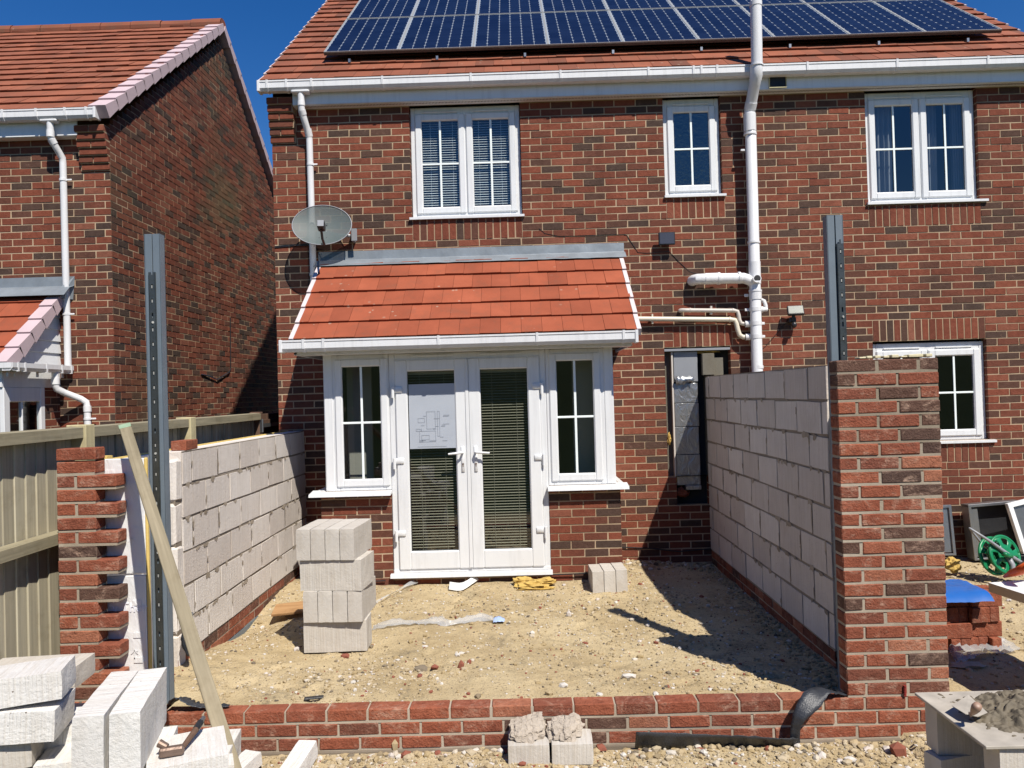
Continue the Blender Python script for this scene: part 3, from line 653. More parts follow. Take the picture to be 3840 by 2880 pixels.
for row in range(2):
    for i in range(9):
        s0 = .575+row*(PLn+.02); lx = -2.025+i*(PW+.002); base = E0+V((lx+2.60, s0*CO-.105*SI, s0*SI+.105*CO))
        lab = f'dark blue solar panel, {ORD[i]} from the left in the {"lower" if row == 0 else "upper"} row on the roof'
        r_ = bpy.data.objects.new('solar_panel', None); C.objects.link(r_); r_.location = base; r_.rotation_euler = (math.radians(38.8), 0, 0); tag(r_, lab, 'solar panel', 'solar panels on the house roof'); ROOT[r_.name] = V((0,0,0))
        if protoF is None:
            protoF = pf.build('frame', M['alu'], r_); protoG = pg.build('grime_strip', M['grime'], r_); protoC = pc.build('cell_sheet', [M['cell'], M['backsheet']], r_, fixn=False)
        else:
            for q in (protoF, protoG, protoC): d_ = q.copy(); C.objects.link(d_); d_.parent = r_
mr = MB()
for s_ in (1.0, 1.85, 2.5, 3.3):
    a = E0+V((0, s_*CO-.06*SI, s_*SI+.06*CO)); mr.tube([(-2.0,a.y,a.z), (5.2,a.y,a.z)], .018, 6)
for i in range(8):
    for s_ in (.55,): 
        a = E0+V((0, s_*CO-.05*SI, s_*SI+.05*CO)); x = -1.75+i*.95; mr.box((x-.012,a.y-.03,a.z-.035), (x+.012,a.y+.04,a.z+.005))
tag(mr.build('mounting_rail', M['zinc'], loc=(1.5,1.,6.)), 'metal mounting rails under the solar panels on the roof', 'rail')

# ------------------------------------------------------------------ garden bay with the French doors
BY = -.90
bay = thing('bay_extension', 'white French door bay with an orange tiled lean-to roof on the rear of the house', 'bay', (-.5, -.5, 0))
bw = MB()
brick_field(bw, (0,BY,0), (1,0,0), (0,-1,0), -1.885, -1.228, -.02, 13, gauge=.0738, seed=31, ph=.02); brick_field(bw, (0,BY,0), (1,0,0), (0,-1,0), .236, .895, -.02, 13, gauge=.0738, seed=32, ph=.1)
brick_field(bw, (0,BY+.012,0), (1,0,0), (0,-1,0), -1.228, .236, -.02, 3, gauge=.062, seed=33)
brick_field(bw, (.895,BY,0), (0,1,0), (1,0,0), 0, .9, -.02, 13, gauge=.0738, seed=34); brick_field(bw, (-1.885,BY,0), (0,1,0), (-1,0,0), 0, .9, -.02, 13, gauge=.0738, seed=35)
bw.build('wall', [M['brick'], M['mortar']], bay)
# side cheeks and corner posts
for a, b in ((.80,.87), (-1.85,-1.78)): ck = MB(); ck.box((a,BY+.072,.94), (b,-.002,2.22), bev=.006); ck.build('cheek', M['upvc'], bay)
for a, b in ((.772,.862), (-1.838,-1.748)): ck = MB(); ck.box((a,BY-.004,.938), (b,BY+.07,2.216), bev=.01); ck.build('corner_post', M['upvc'], bay)
glazed_window(bay, 'window', -1.752, -1.226, .94, 2.205, BY, [(-1.735,-1.235)], vent=False, head=.05, label='narrow window left of the French doors')
glazed_window(bay, 'window', .236, .776, .94, 2.205, BY, [(.262,.745)], vent=False, head=.05, label='narrow window right of the French doors')
for a, b, xx in ((-1.975,-1.222,-1.865), (.224,.968,.86)):
    sl_ = MB(); sl_.extrude_x([(BY+.06,.945), (BY-.095,.925), (BY-.10,.90), (BY-.088,.90), (BY+.06,.915)], a, b)
    sl_.box((xx,BY+.05,.91), (xx+.09 if xx > 0 else xx-.09,-.003,.935), bev=.004); sl_.build('sill', M['upvc'], bay)
df = MB()
for a, b in (((-1.224,BY-.002,.165), (-1.168,BY+.07,2.205)), ((.178,BY-.002,.165), (.234,BY+.07,2.205)), ((-1.17,BY-.001,2.135), (.18,BY+.069,2.2045)), ((-1.224,BY-.006,.165), (.234,BY+.068,.20))): df.box(a, b, bev=.006)
dfo = df.build('door_frame', M['upvc'], bay)
g = MB(); g.extrude_x([(BY+.05,.17), (BY-.045,.160), (BY-.05,.128), (BY-.038,.128), (BY+.05,.14)], -1.25, .248); g.build('threshold', M['upvc'], dfo)
for (a, b) in ((-1.0,-.62), (-.37,.02)):
    g = MB(); g.box((a,BY-.014,2.168), (b,BY,2.186), bev=.003); g.build('trickle_vent', M['upvc'], dfo)
lever = []
for k, (a, b) in enumerate(((-1.170,-.497), (-.492,.180))):
    d = MB(); y0, y1 = BY-.022, BY+.04; sw = .118; c, e = .195, 2.145
    for p, q in (((a,y0,c), (a+sw,y1,e)), ((b-sw,y0,c), (b,y1,e))): d.box(p, q, bev=.012)
    for p, q in (((a+sw-.01,y0+.001,c+.001), (b-sw+.01,y1-.001,c+.172)), ((a+sw-.01,y0+.001,e-.11), (b-sw+.01,y1-.001,e-.001))): d.box(p, q, bev=.012)
    if k == 0: d.box((b-.02,y0-.008,c+.01), (b+.012,y0+.004,e-.01), bev=.004)
    do = d.build('door', M['upvc'], bay)
    pa, pb, pz0, pz1 = a+sw-.006, b-sw+.006, c+.166, e-.104
    g = MB(); g.face([(pa,BY+.005,pz0), (pb,BY+.005,pz0), (pb,BY+.005,pz1), (pa,BY+.005,pz1)]); g.build('pane', M['glass'], do)
    g = MB()
    for p, q in (((pa-.002,BY-.004,pz0), (pa+.009,BY+.004,pz1)), ((pb-.009,BY-.004,pz0), (pb+.002,BY+.004,pz1)), ((pa,BY-.0042,pz0-.002), (pb,BY+.0042,pz0+.009)), ((pa,BY-.0042,pz1-.009), (pb,BY+.0042,pz1+.002))): g.box(p, q)
    g.build('gasket', M['black'], do)
    g = MB(); z = pz1-.03; g.box((pa+.005,BY+.055,pz1-.035), (pb-.005,BY+.085,pz1-.006)); rr = random.Random(k)
    while z > pz0+.01:
        t_ = -.004+rr.uniform(-.0015,.0015); dr = rr.uniform(-.0015,.0015)
        g.mesh([V((pa+.006,BY+.050,z+dr)), V((pb-.006,BY+.050,z-dr)), V((pb-.006,BY+.062,z-dr-t_*.3+.0035)), V((pa+.006,BY+.062,z+dr-t_*.3+.0035)), V((pb-.006,BY+.075,z-dr-t_+.002)), V((pa+.006,BY+.075,z+dr-t_+.002))], [(0,1,2,3), (3,2,4,5)]); z -= .0258
    for xx in (pa+.11, pb-.11): g.box((xx-.0012,BY+.050,pz0), (xx+.0012,BY+.0515,pz1))
    g.build('blind', M['blind'], do, fixn=False)
    hx = (b-.055) if k == 0 else (a+.06)
    g = MB(); g.box((hx-.016,y0-.010,1.09), (hx+.016,y0,1.33), bev=.008); sgn = -1 if k == 0 else 1
    g.tube([(hx,y0-.008,1.272), (hx,y0-.045,1.272), (hx+sgn*.012,y0-.055,1.272), (hx+sgn*.13,y0-.052,1.262)], [.011,.011,.012,.009], 10)
    smooth_angle(g.build('handle', M['upvc'], do), 50)
    g = MB(); g.tube([(hx,y0-.0105,1.165), (hx,y0-.013,1.165)], .009, 10); g.box((hx-.004,y0-.0128,1.14), (hx+.004,y0-.0102,1.165)); g.build('keyhole', M['rust'], do)
    for z in (1.85, 1.19, .52):
        g = MB(); xe = a-.004 if k == 0 else b+.004; s2 = 1 if k == 0 else -1
        g.box((xe-.02*s2,y0-.012,z-.01), (xe+.075*s2,y0,z+.045), bev=.007); g.tube([(xe-.012*s2,y0-.014,z-.055), (xe-.012*s2,y0-.014,z+.045)], .015, 10); smooth_angle(g.build('hinge', M['upvc'], do), 50)
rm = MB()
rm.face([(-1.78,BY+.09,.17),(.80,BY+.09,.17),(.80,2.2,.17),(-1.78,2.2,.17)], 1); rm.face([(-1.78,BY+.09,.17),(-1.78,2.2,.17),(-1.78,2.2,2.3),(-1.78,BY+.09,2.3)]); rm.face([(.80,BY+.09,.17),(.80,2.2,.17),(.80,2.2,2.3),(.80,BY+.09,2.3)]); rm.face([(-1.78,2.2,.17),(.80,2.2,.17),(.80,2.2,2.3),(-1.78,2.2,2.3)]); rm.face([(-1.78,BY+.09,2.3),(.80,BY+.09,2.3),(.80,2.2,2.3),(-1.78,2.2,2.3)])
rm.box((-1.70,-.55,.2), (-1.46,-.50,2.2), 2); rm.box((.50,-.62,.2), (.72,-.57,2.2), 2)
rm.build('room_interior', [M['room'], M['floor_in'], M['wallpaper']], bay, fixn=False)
BT = math.radians(39.3); BC, BS = math.cos(BT), math.sin(BT); BE = V((-2.035,-1.165,2.325))
br = MB(); tile_roof(br, BE, (1,0,0), (0,BC,BS), (0,-BS,BC), 3.10, 1.42, .265, .187, 41, .0036, .022); bro = br.build('roof', M['tile_new'], bay)
for xv in (-2.045, 1.072):
    vb = MB()
    for r in range(5):
        s0, s1 = r*.265-.004, (r+1)*.265-.012; rr = random.Random(r)
        P = lambda s_, o: V((0, BE.y+s_*BC-o*BS, BE.z+s_*BS+o*BC)); q = [P(s0,.036), P(s1,.022), P(s1,-.05), P(s0,-.035)]
        vb.mesh([V((xv-.02, p.y, p.z)) for p in q]+[V((xv+.02, p.y, p.z)) for p in q], [(0,1,2,3),(4,7,6,5),(0,4,5,1),(1,5,6,2),(2,6,7,3),(3,7,4,0)])
    vb.build('verge', M['verge'], bro)
fl = MB(); rr = random.Random(8); n_ = 26
for seg in range(3):
    xa, xb = ((-2.09,-1.0), (-1.01,.34), (.33,1.125))[seg]; o = .001*seg
    cols = []
    for i in range(n_+1):
        x = xa+(xb-xa)*i/n_; wv = .004*nz(x, 1, seg, 5)
        cols += [V((x,-.006-o,3.352+.004*nz(x,3,0,3))), V((x,-.010-o+wv,3.262)), V((x,-.022-o+wv,3.245)), V((x,-.085-o,3.243-.0+.004*nz(x,2,0,9))), V((x,-.185-o,3.172+.004*nz(x,4,0,9)))]
    fl.mesh(cols, [(i*5+j, (i+1)*5+j, (i+1)*5+j+1, i*5+j+1) for i in range(n_) for j in range(4)])
fl.build('flashing', M['lead'], bay, fixn=False)
fb = MB(); fb.box((-2.045,-1.10,2.212), (1.005,-1.082,2.34)); fb.box((-2.045,-1.081,2.206), (1.005,BY+.02,2.2115)); fb.face([(-2.04,-1.09,2.215), (-2.04,-.01,2.215), (-2.04,-.01,3.2), (-2.04,-1.09,2.33)]); fb.face([(1.06,-1.09,2.33), (1.06,-.01,2.26), (1.06,-.01,3.2)]); fb.box((-2.046,-1.10,2.2055), (-2.02,-.01,2.2295)); fb.box((1.0,-1.099,2.2055), (1.02,-.01,2.2295))
fb.build('fascia', M['fascia'], bay)
gutter(bay, -2.135, 1.045, -1.10, 2.335, [-1.93,-1.75,-.72,.16,.93])
pp = MB(); y_ = BY-.0235*0-.004
paper = MB(); n_ = 12
vs = []
for j in range(n_+1):
    for i in range(n_+1):
        x = -1.043+.43*i/n_; z = 1.315+.6*j/n_; vs.append(V((x, BY-.0085+.0025*nz(x, z, 2, 6), z)))
paper.mesh(vs, [(j*(n_+1)+i, j*(n_+1)+i+1, (j+1)*(n_+1)+i+1, (j+1)*(n_+1)+i) for j in range(n_) for i in range(n_)])
pt = thing('paper_drawing', 'large sheet of white paper with a building plan stuck on the left door pane', 'drawing', (-.83, BY-.01, 1.315))
paper.build('sheet', M['paper'], pt, smooth=True, fixn=False)
ink = MB(); rr = random.Random(4); yy = BY-.0125
def lin(x0, z0, x1, z1, t=.0022):
    ink.box((min(x0,x1)-t/2, yy, min(z0,z1)-t/2), (max(x0,x1)+t/2, yy+.0006, max(z0,z1)+t/2))
for (a, b, c, d) in ((-.96,-.90,1.56,1.60), (-.88,-.80,1.50,1.66), (-.95,-.80,1.38,1.48), (-.93,-.86,1.40,1.44), (-.78,-.76,1.43,1.66), (-.98,-.93,1.48,1.50)):
    lin(a, c, b, c); lin(a, d, b, d); lin(a, c, a, d); lin(b, c, b, d)
for i in range(16):
    x = rr.uniform(-1.0,-.70); z = rr.uniform(1.36,1.68); lin(x, z, x+rr.uniform(.02,.06), z, .003)
lin(-.97,1.335,-.70,1.335)
ink.build('drawn_lines', M['ink'], pt)

# ------------------------------------------------------------------ things on the house wall
def pipe_run(mb, pts, r, seg=14, mi=0): mb.tube(pts, r, seg, mi)
ss = thing('soil_pipe', 'thick white soil stack running up the house wall past the gutter to a vented cap', 'pipe', (2.45,-.1,0))
m = MB(); m.tube([(2.43,-.125,-.05), (2.452,-.125,4.60), (2.455,-.10,4.66), (2.475,-.22,4.88), (2.482,-.285,4.95), (2.484,-.29,5.02), (2.494,-.29,5.66)], [.056]*7, 20)
for z0, z1, r_ in ((4.44,4.62,.063), (4.40,4.42,.066), (3.28,3.30,.064), (2.86,3.09,.060), (2.78,2.80,.066), (2.70,2.78,.062), (1.99,2.02,.058)): m.tube([(2.445,-.125,z0), (2.446,-.125,z1)], r_, 20)
m.tube([(2.478,-.25,4.915), (2.4835,-.288,5.06)], .0605, 20); m.tube([(2.4835,-.29,5.045), (2.4837,-.29,5.06)], .066, 20)
m.tube([(2.456,-.11,4.675), (2.462,-.145,4.735)], .0605, 20)
smooth_angle(m.build('stack', M['pipe'], ss))
m = MB(); m.tube([(1.83,.0,2.93), (1.83,-.06,2.93), (1.86,-.118,2.93), (1.92,-.125,2.93), (2.33,-.125,2.925), (2.40,-.125,2.90), (2.44,-.124,2.86)], .055, 18)
for x0, x1, r_ in ((2.06,2.085,.064), (1.93,2.06,.059), (2.27,2.295,.062)): m.tube([(x0,-.125,2.93), (x1,-.125,2.93)], r_, 18)
m.tube([(2.44,-.165,2.90), (2.44,-.222,2.905)], .042, 16); smooth_angle(m.build('branch', M['pipe'], ss))
m = MB(); m.tube([(2.44,-.223,2.905), (2.44,-.224,2.905)], .034, 16); m.build('socket', M['dark'], ss)
m = MB()
for z, sx in ((2.60,1), (2.455,-1), (2.32,-1)): m.tube([(2.441,-.125,z-.02), (2.441,-.125,z+.02)], .060, 20); m.box((2.441-sx*.055,-.10,z-.014), (2.441-sx*.10,-.09,z+.014), bev=.003)
m.box((2.385,-.10,2.735), (2.34,-.09,2.765), bev=.004); m.box((2.39,-.105,4.24), (2.345,-.125,4.262), bev=.004)
smooth_angle(m.build('clip', M['pipe'], ss))
m = MB(); m.tube([(2.494,-.29,5.655), (2.494,-.29,5.70)], .061, 18)
for i in range(14):
    a = 2*PI*i/14; m.tube([(2.494+.055*math.cos(a),-.29+.055*math.sin(a),5.69), (2.494+.048*math.cos(a),-.29+.048*math.sin(a),5.755), (2.494,-.29,5.775)], .005, 5)
smooth_angle(m.build('vent_cap', M['pipe'], ss))
wp = thing('waste_pipe', 'short grubby waste pipe with a swan neck joining the soil stack, upper of two', 'pipe', (2.1,-.06,2.57))
m = MB(); m.tube([(1.69,.0,2.62), (1.69,-.04,2.62), (1.71,-.058,2.62), (1.75,-.06,2.618), (2.24,-.06,2.60), (2.275,-.06,2.59), (2.285,-.062,2.55), (2.29,-.065,2.50), (2.305,-.07,2.465), (2.34,-.075,2.455), (2.38,-.08,2.455)], .021, 12)
for a, b in (((1.78,-.06,2.617), (1.79,-.06,2.617)), ((2.22,-.06,2.601), (2.232,-.06,2.6))): m.tube([a, b], .025, 12)
m.box((1.995,-.062,2.57), (2.015,-.004,2.655)); smooth_angle(m.build('tube', M['pipe_dirty'], wp)); m = MB(); m.tube([(2.345,-.078,2.455), (2.39,-.085,2.455)], .034, 14); smooth_angle(m.build('boss', M['pipe'], wp)); m = MB(); m.tube([(2.338,-.0775,2.455), (2.3455,-.078,2.455)], .03, 14); m.build('seal', M['black'], wp)
wp = thing('waste_pipe', 'long yellowed waste pipe from the bay roof to the soil stack, lower of two', 'pipe', (1.6,-.06,2.45))
m = MB(); m.tube([(.95,-.06,2.555), (2.20,-.06,2.508), (2.245,-.06,2.50), (2.26,-.062,2.46), (2.27,-.065,2.40), (2.285,-.07,2.345), (2.32,-.075,2.32), (2.38,-.08,2.32)], .025, 12)
for a, b in (((2.185,-.06,2.508), (2.20,-.06,2.508)),): m.tube([a, b], .029, 12)
m.box((1.385,-.062,2.49), (1.40,-.004,2.59)); smooth_angle(m.build('tube', M['pipe_old'], wp)); m = MB(); m.tube([(2.345,-.078,2.32), (2.39,-.085,2.32)], .034, 14); smooth_angle(m.build('boss', M['pipe'], wp)); m = MB(); m.tube([(2.338,-.0775,2.32), (2.3455,-.078,2.32)], .03, 14); m.build('seal', M['black'], wp)
m = MB(); m.tube([(2.53,0,2.70), (2.53,-.04,2.705), (2.55,-.065,2.69), (2.565,-.07,2.64), (2.565,-.07,2.60)], .021, 12); m.tube([(2.48,-.085,2.60), (2.53,-.08,2.60)], .033, 14); m.tube([(2.53,-.08,2.60), (2.575,-.072,2.60)], .023, 12)
tag(smooth_angle(m.build('waste_pipe', M['pipe'], loc=(2.55,-.07,2.6))), 'small curved white waste pipe on the right side of the soil stack', 'pipe')
# satellite dish
dish = thing('satellite_dish', 'grey oval mesh satellite dish on the wall above the bay roof', 'satellite dish', (-1.95,0,3.55))
dc = V((-1.985,-.235,3.585)); DN = V((.10,-.93,.30)).normalized(); DU = V((1,.1,0)).normalized(); DU = (DU-DN*DU.dot(DN)).normalized(); DV = DN.cross(DU)
if DV.z < 0: DV = -DV
m = MB(); NR, NS = 7, 44; vs = [dc-DN*.05]
for r in range(1, NR+1):
    for k in range(NS):
        a = 2*PI*k/NS; q = r/NR; vs.append(dc+DU*.298*q*math.cos(a)+DV*.228*q*math.sin(a)-DN*.05*(1-q*q))
fs = [(0, 1+k, 1+(k+1) % NS) for k in range(NS)]+[(1+(r-1)*NS+k, 1+(r-1)*NS+(k+1) % NS, 1+r*NS+(k+1) % NS, 1+r*NS+k) for r in range(1, NR) for k in range(NS)]
m.mesh(vs, fs); m.build('reflector', M['mesh'], dish, smooth=True)
m = MB(); m.tube([dc+DU*.299*math.cos(2*PI*k/NS)+DV*.229*math.sin(2*PI*k/NS) for k in range(NS+1)], .0055, 6, caps=False); m.build('rim', M['grey_pl'], dish, smooth=True)
m = MB(); p2 = V((-1.897,-.60,3.49)); p0 = dc-DV*.20-DN*.03; p1 = V((-1.905,-.47,3.335))
m.tube([dc-DV*.12-DN*.05, p0, p1, V((-1.9,-.56,3.37)), p2-DV*.04], .012, 8); m.build('arm', M['black'], dish)
m = MB(); Ml = Matrix((DU, DN, DV)).transposed().to_4x4(); Ml.translation = p2; m.box((-.036,-.05,-.04), (.036,.05,.04), 0, .5, Ml, .012); m.box((-.03,.05,-.032), (.03,.056,.032), 1, .5, Ml); m.build('receiver', [M['black'], M['grey_pl']], dish)
m = MB(); m.box((-1.72,-.10,3.44), (-1.69,-.004,3.56), bev=.003); m.tube([(-1.705,-.06,3.5), (-1.85,-.12,3.50), (-1.96,-.19,3.52)], .018, 8)
for z in (3.455,3.545): m.tube([(-1.70,-.105,z), (-1.70,-.095,z)], .012, 8)
m.box((-1.715,-.115,3.435), (-1.655,-.105,3.565), bev=.004); m.build('bracket', M['grey_pl'], dish)
m = MB()
for q in ((-.045,.03), (.045,.03), (-.03,-.13), (.045,-.13)): b = dc+DU*q[0]+DV*q[1]-DN*.036; m.tube([b, b+DN*.004], .006, 8)
m.build('bolt', M['black'], dish)
m = MB(); m.tube([(-2.55,-.008,3.425), (-2.4,-.008,3.432), (-2.25,-.012,3.44), (-2.1,-.03,3.45), (-1.95,-.15,3.44)], .0045, 6); m.tube([(-2.55,-.008,3.412), (-2.36,-.008,3.425), (-2.2,-.012,3.428), (-2.0,-.05,3.43)], .0045, 6)
tag(m.build('cable', M['black'], loc=(-2.3,0,3.43)), 'pair of black cables running from the wall edge to the satellite dish', 'cable')
# lamps
lamp = thing('wall_lamp', 'square black wall lamp right of the bay roof', 'lamp', (1.56,0,3.36))
m = MB(); m.box((1.475,-.10,3.30), (1.645,-.07,3.432), bev=.006); m.box((1.53,-.07,3.33), (1.59,-.004,3.40)); m.build('body', M['black'], lamp)
m = MB(); m.box((1.487,-.1035,3.31), (1.634,-.0995,3.422)); m.build('lens', M['solar_pane'], lamp)
fld = thing('flood_light', 'small black floodlight with LED grid and sensor right of the soil stack', 'lamp', (2.86,0,2.5))
Mf = Euler((math.radians(-28), 0, math.radians(-8))).to_matrix().to_4x4(); Mf.translation = V((2.855,-.115,2.575))
m = MB(); m.box((-.082,-.02,-.055), (.082,.02,.055), 0, .5, Mf, .008); m.tube([(2.84,-.10,2.53), (2.83,-.09,2.47)], .018, 8); m.box((2.80,-.09,2.46), (2.87,-.004,2.51), bev=.005); m.build('body', M['black'], fld)
m = MB(); m.box((-.068,-.0215,-.042), (.068,-.0195,.042), 0, .5, Mf); m.build('lens', M['led'], fld)
m = MB()
for i in range(15): x = -.063+i*.009; m.box((x-.001,-.0228,-.042), (x+.001,-.0214,.042), 0, .5, Mf)
for i in range(7): z = -.038+i*.0125; m.box((-.068,-.0226,z-.001), (.068,-.0213,z+.001), 0, .5, Mf)
m.build('grid', M['grey_pl'], fld)
m = MB(); vv, ff = blob((2.84,-.105,2.43), (.028,.028,.034), 1, 0, 1, 2); m.mesh(vv, ff); m.build('sensor', M['black'], fld, smooth=True)
m = MB(); m.tube([(2.80,-.006,2.47), (2.70,-.006,2.36), (2.57,-.006,2.22), (2.53,-.006,2.19)], .003, 5)
tag(m.build('cable', M['black'], loc=(2.65,0,2.3)), 'thin black cable dropping from the floodlight to the soil stack', 'cable')
m = MB(); m.tube([(.24,-.006,3.53), (.3,-.006,3.475), (.45,-.006,3.44), (.72,-.006,3.435), (1.12,-.006,3.438), (1.16,-.006,3.43), (1.20,-.006,3.36), (1.27,-.006,3.245), (1.36,-.006,3.235), (1.60,-.006,3.245), (1.70,-.006,3.13), (1.80,-.006,3.03), (1.9,-.006,2.99)], .0035, 5)
tag(m.build('cable', M['black'], loc=(1.,0,3.3)), 'thin black cable sagging along the wall above the bay roof to the lamp', 'cable')
m = MB(); m.tube([(-1.9,-.93,.11), (-1.6,-.925,.10), (-1.3,-.925,.105)], .006, 6); m.tube([(.24,-.925,.12), (.45,-.93,.125), (.62,-.93,.13), (.85,-.93,.14), (.93,-.5,.16), (.95,-.02,.175), (1.3,-.012,.15), (1.6,-.012,.11), (1.92,-.012,.13)], .006, 6)
tag(m.build('cable', M['black'], loc=(.5,-.9,.1)), 'black cable lying along the foot of the bay and the house wall', 'cable')

# ------------------------------------------------------------------ recess contents
for k, (z0, z1, dx, lab) in enumerate(((.79,1.11,0,'foil faced insulation board with a cut corner, lowest in the wall recess'), (1.115,1.40,-.004,'foil faced insulation board second from the bottom in the wall recess'), (1.405,1.65,.003,'crinkled foil faced insulation board in the middle of the wall recess'), (1.655,1.86,-.002,'foil faced insulation board with strong creases below the torn flap'), (1.875,2.195,.004,'dull grey insulation board at the top of the wall recess'))):
    m = MB(); m.box((1.613+dx,.045,z0), (1.865+dx,.10,z1), bev=.004)
    tag(m.build('insulation_board', M['foil'] if k < 4 else M['grey_pl'], loc=(1.74,.07,z0)), lab, 'insulation')
m = MB(); n_ = 14
top = [V((1.625+.19*i/n_, .035-.02*math.sin(i*.5), 1.935+.006*math.sin(i*1.3))) for i in range(n_+1)]; mid = [V((1.625+.19*i/n_, -.02-.015*math.sin(i*.9), 1.905-.005*i/n_+.006*math.sin(i*.8))) for i in range(n_+1)]; bt = [V((1.632+.17*i/n_, .02, 1.855-.012*math.sin(i*.4))) for i in range(n_+1)]
m.mesh(top+mid+bt, [(i, i+1, n_+2+i, n_+1+i) for i in range(n_)]+[(n_+1+i, n_+2+i, 2*n_+3+i, 2*n_+2+i) for i in range(n_)])
tag(m.build('foil_flap', M['foil'], loc=(1.72,0,1.9), smooth=True, fixn=False), 'torn shiny foil flap hanging in the wall recess', 'foil')
m = MB(); m.box((1.592,.03,.85), (1.607,.09,2.19)); tag(m.build('timber_batten', m_plain('pale_batten', (.52,.47,.42), .8, .15, 6), loc=(1.6,.05,.85)), 'pale upright batten in the wall recess left of the foil boards', 'batten')
for (c, s, sd, lab) in (((1.548,.06,1.28), (.016,.02,.06), 1, 'tuft of yellow wool in the left edge of the wall recess'), ((1.60,.05,.86), (.015,.02,.06), 2, 'tuft of yellow wool at the foot of the foil boards'), ((1.97,.10,2.19), (.12,.03,.022), 3, 'brown wool tucked under the lintel of the wall recess')):
    m = MB(); vv, ff = blob(c, s, sd, .4, 3, 3); m.mesh(vv, ff); tag(m.build('insulation_wool', M['wool'], loc=c), lab, 'insulation')
m = MB(); m.box((1.70,.005,.745), (1.86,.075,.79), bev=.003); tag(m.build('insulation_board', M['foil'], loc=(1.78,.04,.745)), 'small foil offcut below the foil boards in the wall recess', 'insulation')
m = MB(); vv, ff = blob((1.66,.05,.72), (.09,.05,.05), 4, .3, 2, 2); m.mesh(vv, ff); tag(m.build('broken_brick', M['brick'], loc=(1.66,.05,.72)), 'broken brick stub at the bottom of the wall recess', 'brick')
m = MB(); m.box((1.905,-.02,1.94), (2.03,.04,2.165), bev=.004)
m.build('concrete_block', M['block_dk'], loc=(1.96,0,1.94)); tag(bpy.context.scene.objects['concrete_block'], 'grey concrete block standing on the far end of the right block wall', 'block')

CAMP = V((0,-D,1.8))
def ray(px, py):                                              # direction through a point of the photograph (2212 px wide)
    return fw+r2*((px*1.736-1920)/f_px)-u2*((py*1.736-1440)/f_px)
def at_z(px, py, z): d = ray(px, py); return CAMP+d*((z-1.8)/d.z)
def at_y(px, py, y): d = ray(px, py); return CAMP+d*((y+D)/d.y)
def at_x(px, py, x): d = ray(px, py); return CAMP+d*(x/d.x)

# ------------------------------------------------------------------ new walls of the extension
def rough_bricks(mb, rows, z0, gauge, yf, depth=.1025, seed=1, mortar_end=None, mt=1., joint=.012):
    """rows: per course a list of (xa, xb); every brick a bevelled, slightly crooked block"""
    rr = random.Random(seed)
    for k, row in enumerate(rows):
        zb = z0+k*gauge
        for (a, b) in row:
            q = rr.random(); t = rr.uniform(0,.14) if q < .12 else rr.uniform(.14,.22) if q < .2 else rr.uniform(.22,1)
            dy = rr.uniform(-.0025,.0025); Mx = Matrix.Translation(V(((a+b)/2, yf+depth/2+dy, zb+gauge/2))) @ Euler((rr.uniform(-.006,.006), rr.uniform(-.008,.008), rr.uniform(-.008,.008))).to_matrix().to_4x4()
            i0 = len(mb.v); mb.box((-(b-a)/2, -depth/2, -gauge/2+joint/2), ((b-a)/2, depth/2, gauge/2-joint/2), 0, t, Mx, .005)
            for i in range(i0, len(mb.v)): mb.v[i] = tuple(c+rr.uniform(-.0014,.0014) for c in mb.v[i])
        xa, xb = row[0][0], row[-1][1]
        mz = mt(k) if callable(mt) else mt
        mb.box((xa+.004, yf+.004, zb-joint*.6), (xb-.004, yf+depth-.004, zb+gauge-.013), 1, mz)
def wall_run(x0, x1, ph, pitch=.225):
    out = []; j = x0+ph; e = [x0]
    while j < x1-.05: e.append(j); j += pitch
    e.append(x1); return [(a+(.005 if a > x0 else 0), b-(.005 if b < x1 else 0)) for a, b in zip(e[:-1], e[1:])]
def smears(mb, X, nx_, y0, y1, z0, nc, pitch, ph, n_, seed):
    rr = random.Random(seed)
    for i in range(n_):
        k = rr.randrange(nc); horiz = rr.random() < .55
        if horiz: y, z = rr.uniform(y0+.03, y1-.03), z0+.2258*rr.randrange(1, nc)+rr.uniform(-.012,.004)
        else: y, z = ph+(k % 2)*pitch/2-pitch*rr.randrange(0, 8), z0+.2258*(k+rr.uniform(.15,.85))
        if not (y0+.03 < y < y1-.03): continue
        a, b = (rr.uniform(.015,.05), rr.uniform(.006,.016)) if horiz else (rr.uniform(.006,.016), rr.uniform(.015,.05))
        m_ = 9; pts = []
        for j in range(m_):
            q = 2*PI*j/m_; k2 = rr.uniform(.55,1.3); pts.append(V((X+nx_*rr.uniform(.0075,.0095), y+a*k2*math.cos(q), z+b*k2*math.sin(q)-(rr.uniform(0,.02) if math.sin(q) < -.5 else 0))))
        mb.face(pts, 2, rr.uniform(.5,1.))
YF = -3.80
low = thing('low_brick_wall', 'low red brick wall three courses high across the front of the sandy plot', 'wall', (0, YF+.05, -.12))
m = MB(); rough_bricks(m, [wall_run(-2.566, 2.275, .06), wall_run(-2.566, 2.275, .17), wall_run(-2.566, 2.275, .105)], -.117, .076, YF, seed=51)
m.build('brickwork', [M['brick_new'], M['mortar_new']], low)
m = MB(); m.box((-2.6,YF-.02,-.3), (2.3,YF+.13,-.118)); m.build('footing', M['mortar_grey'], low)

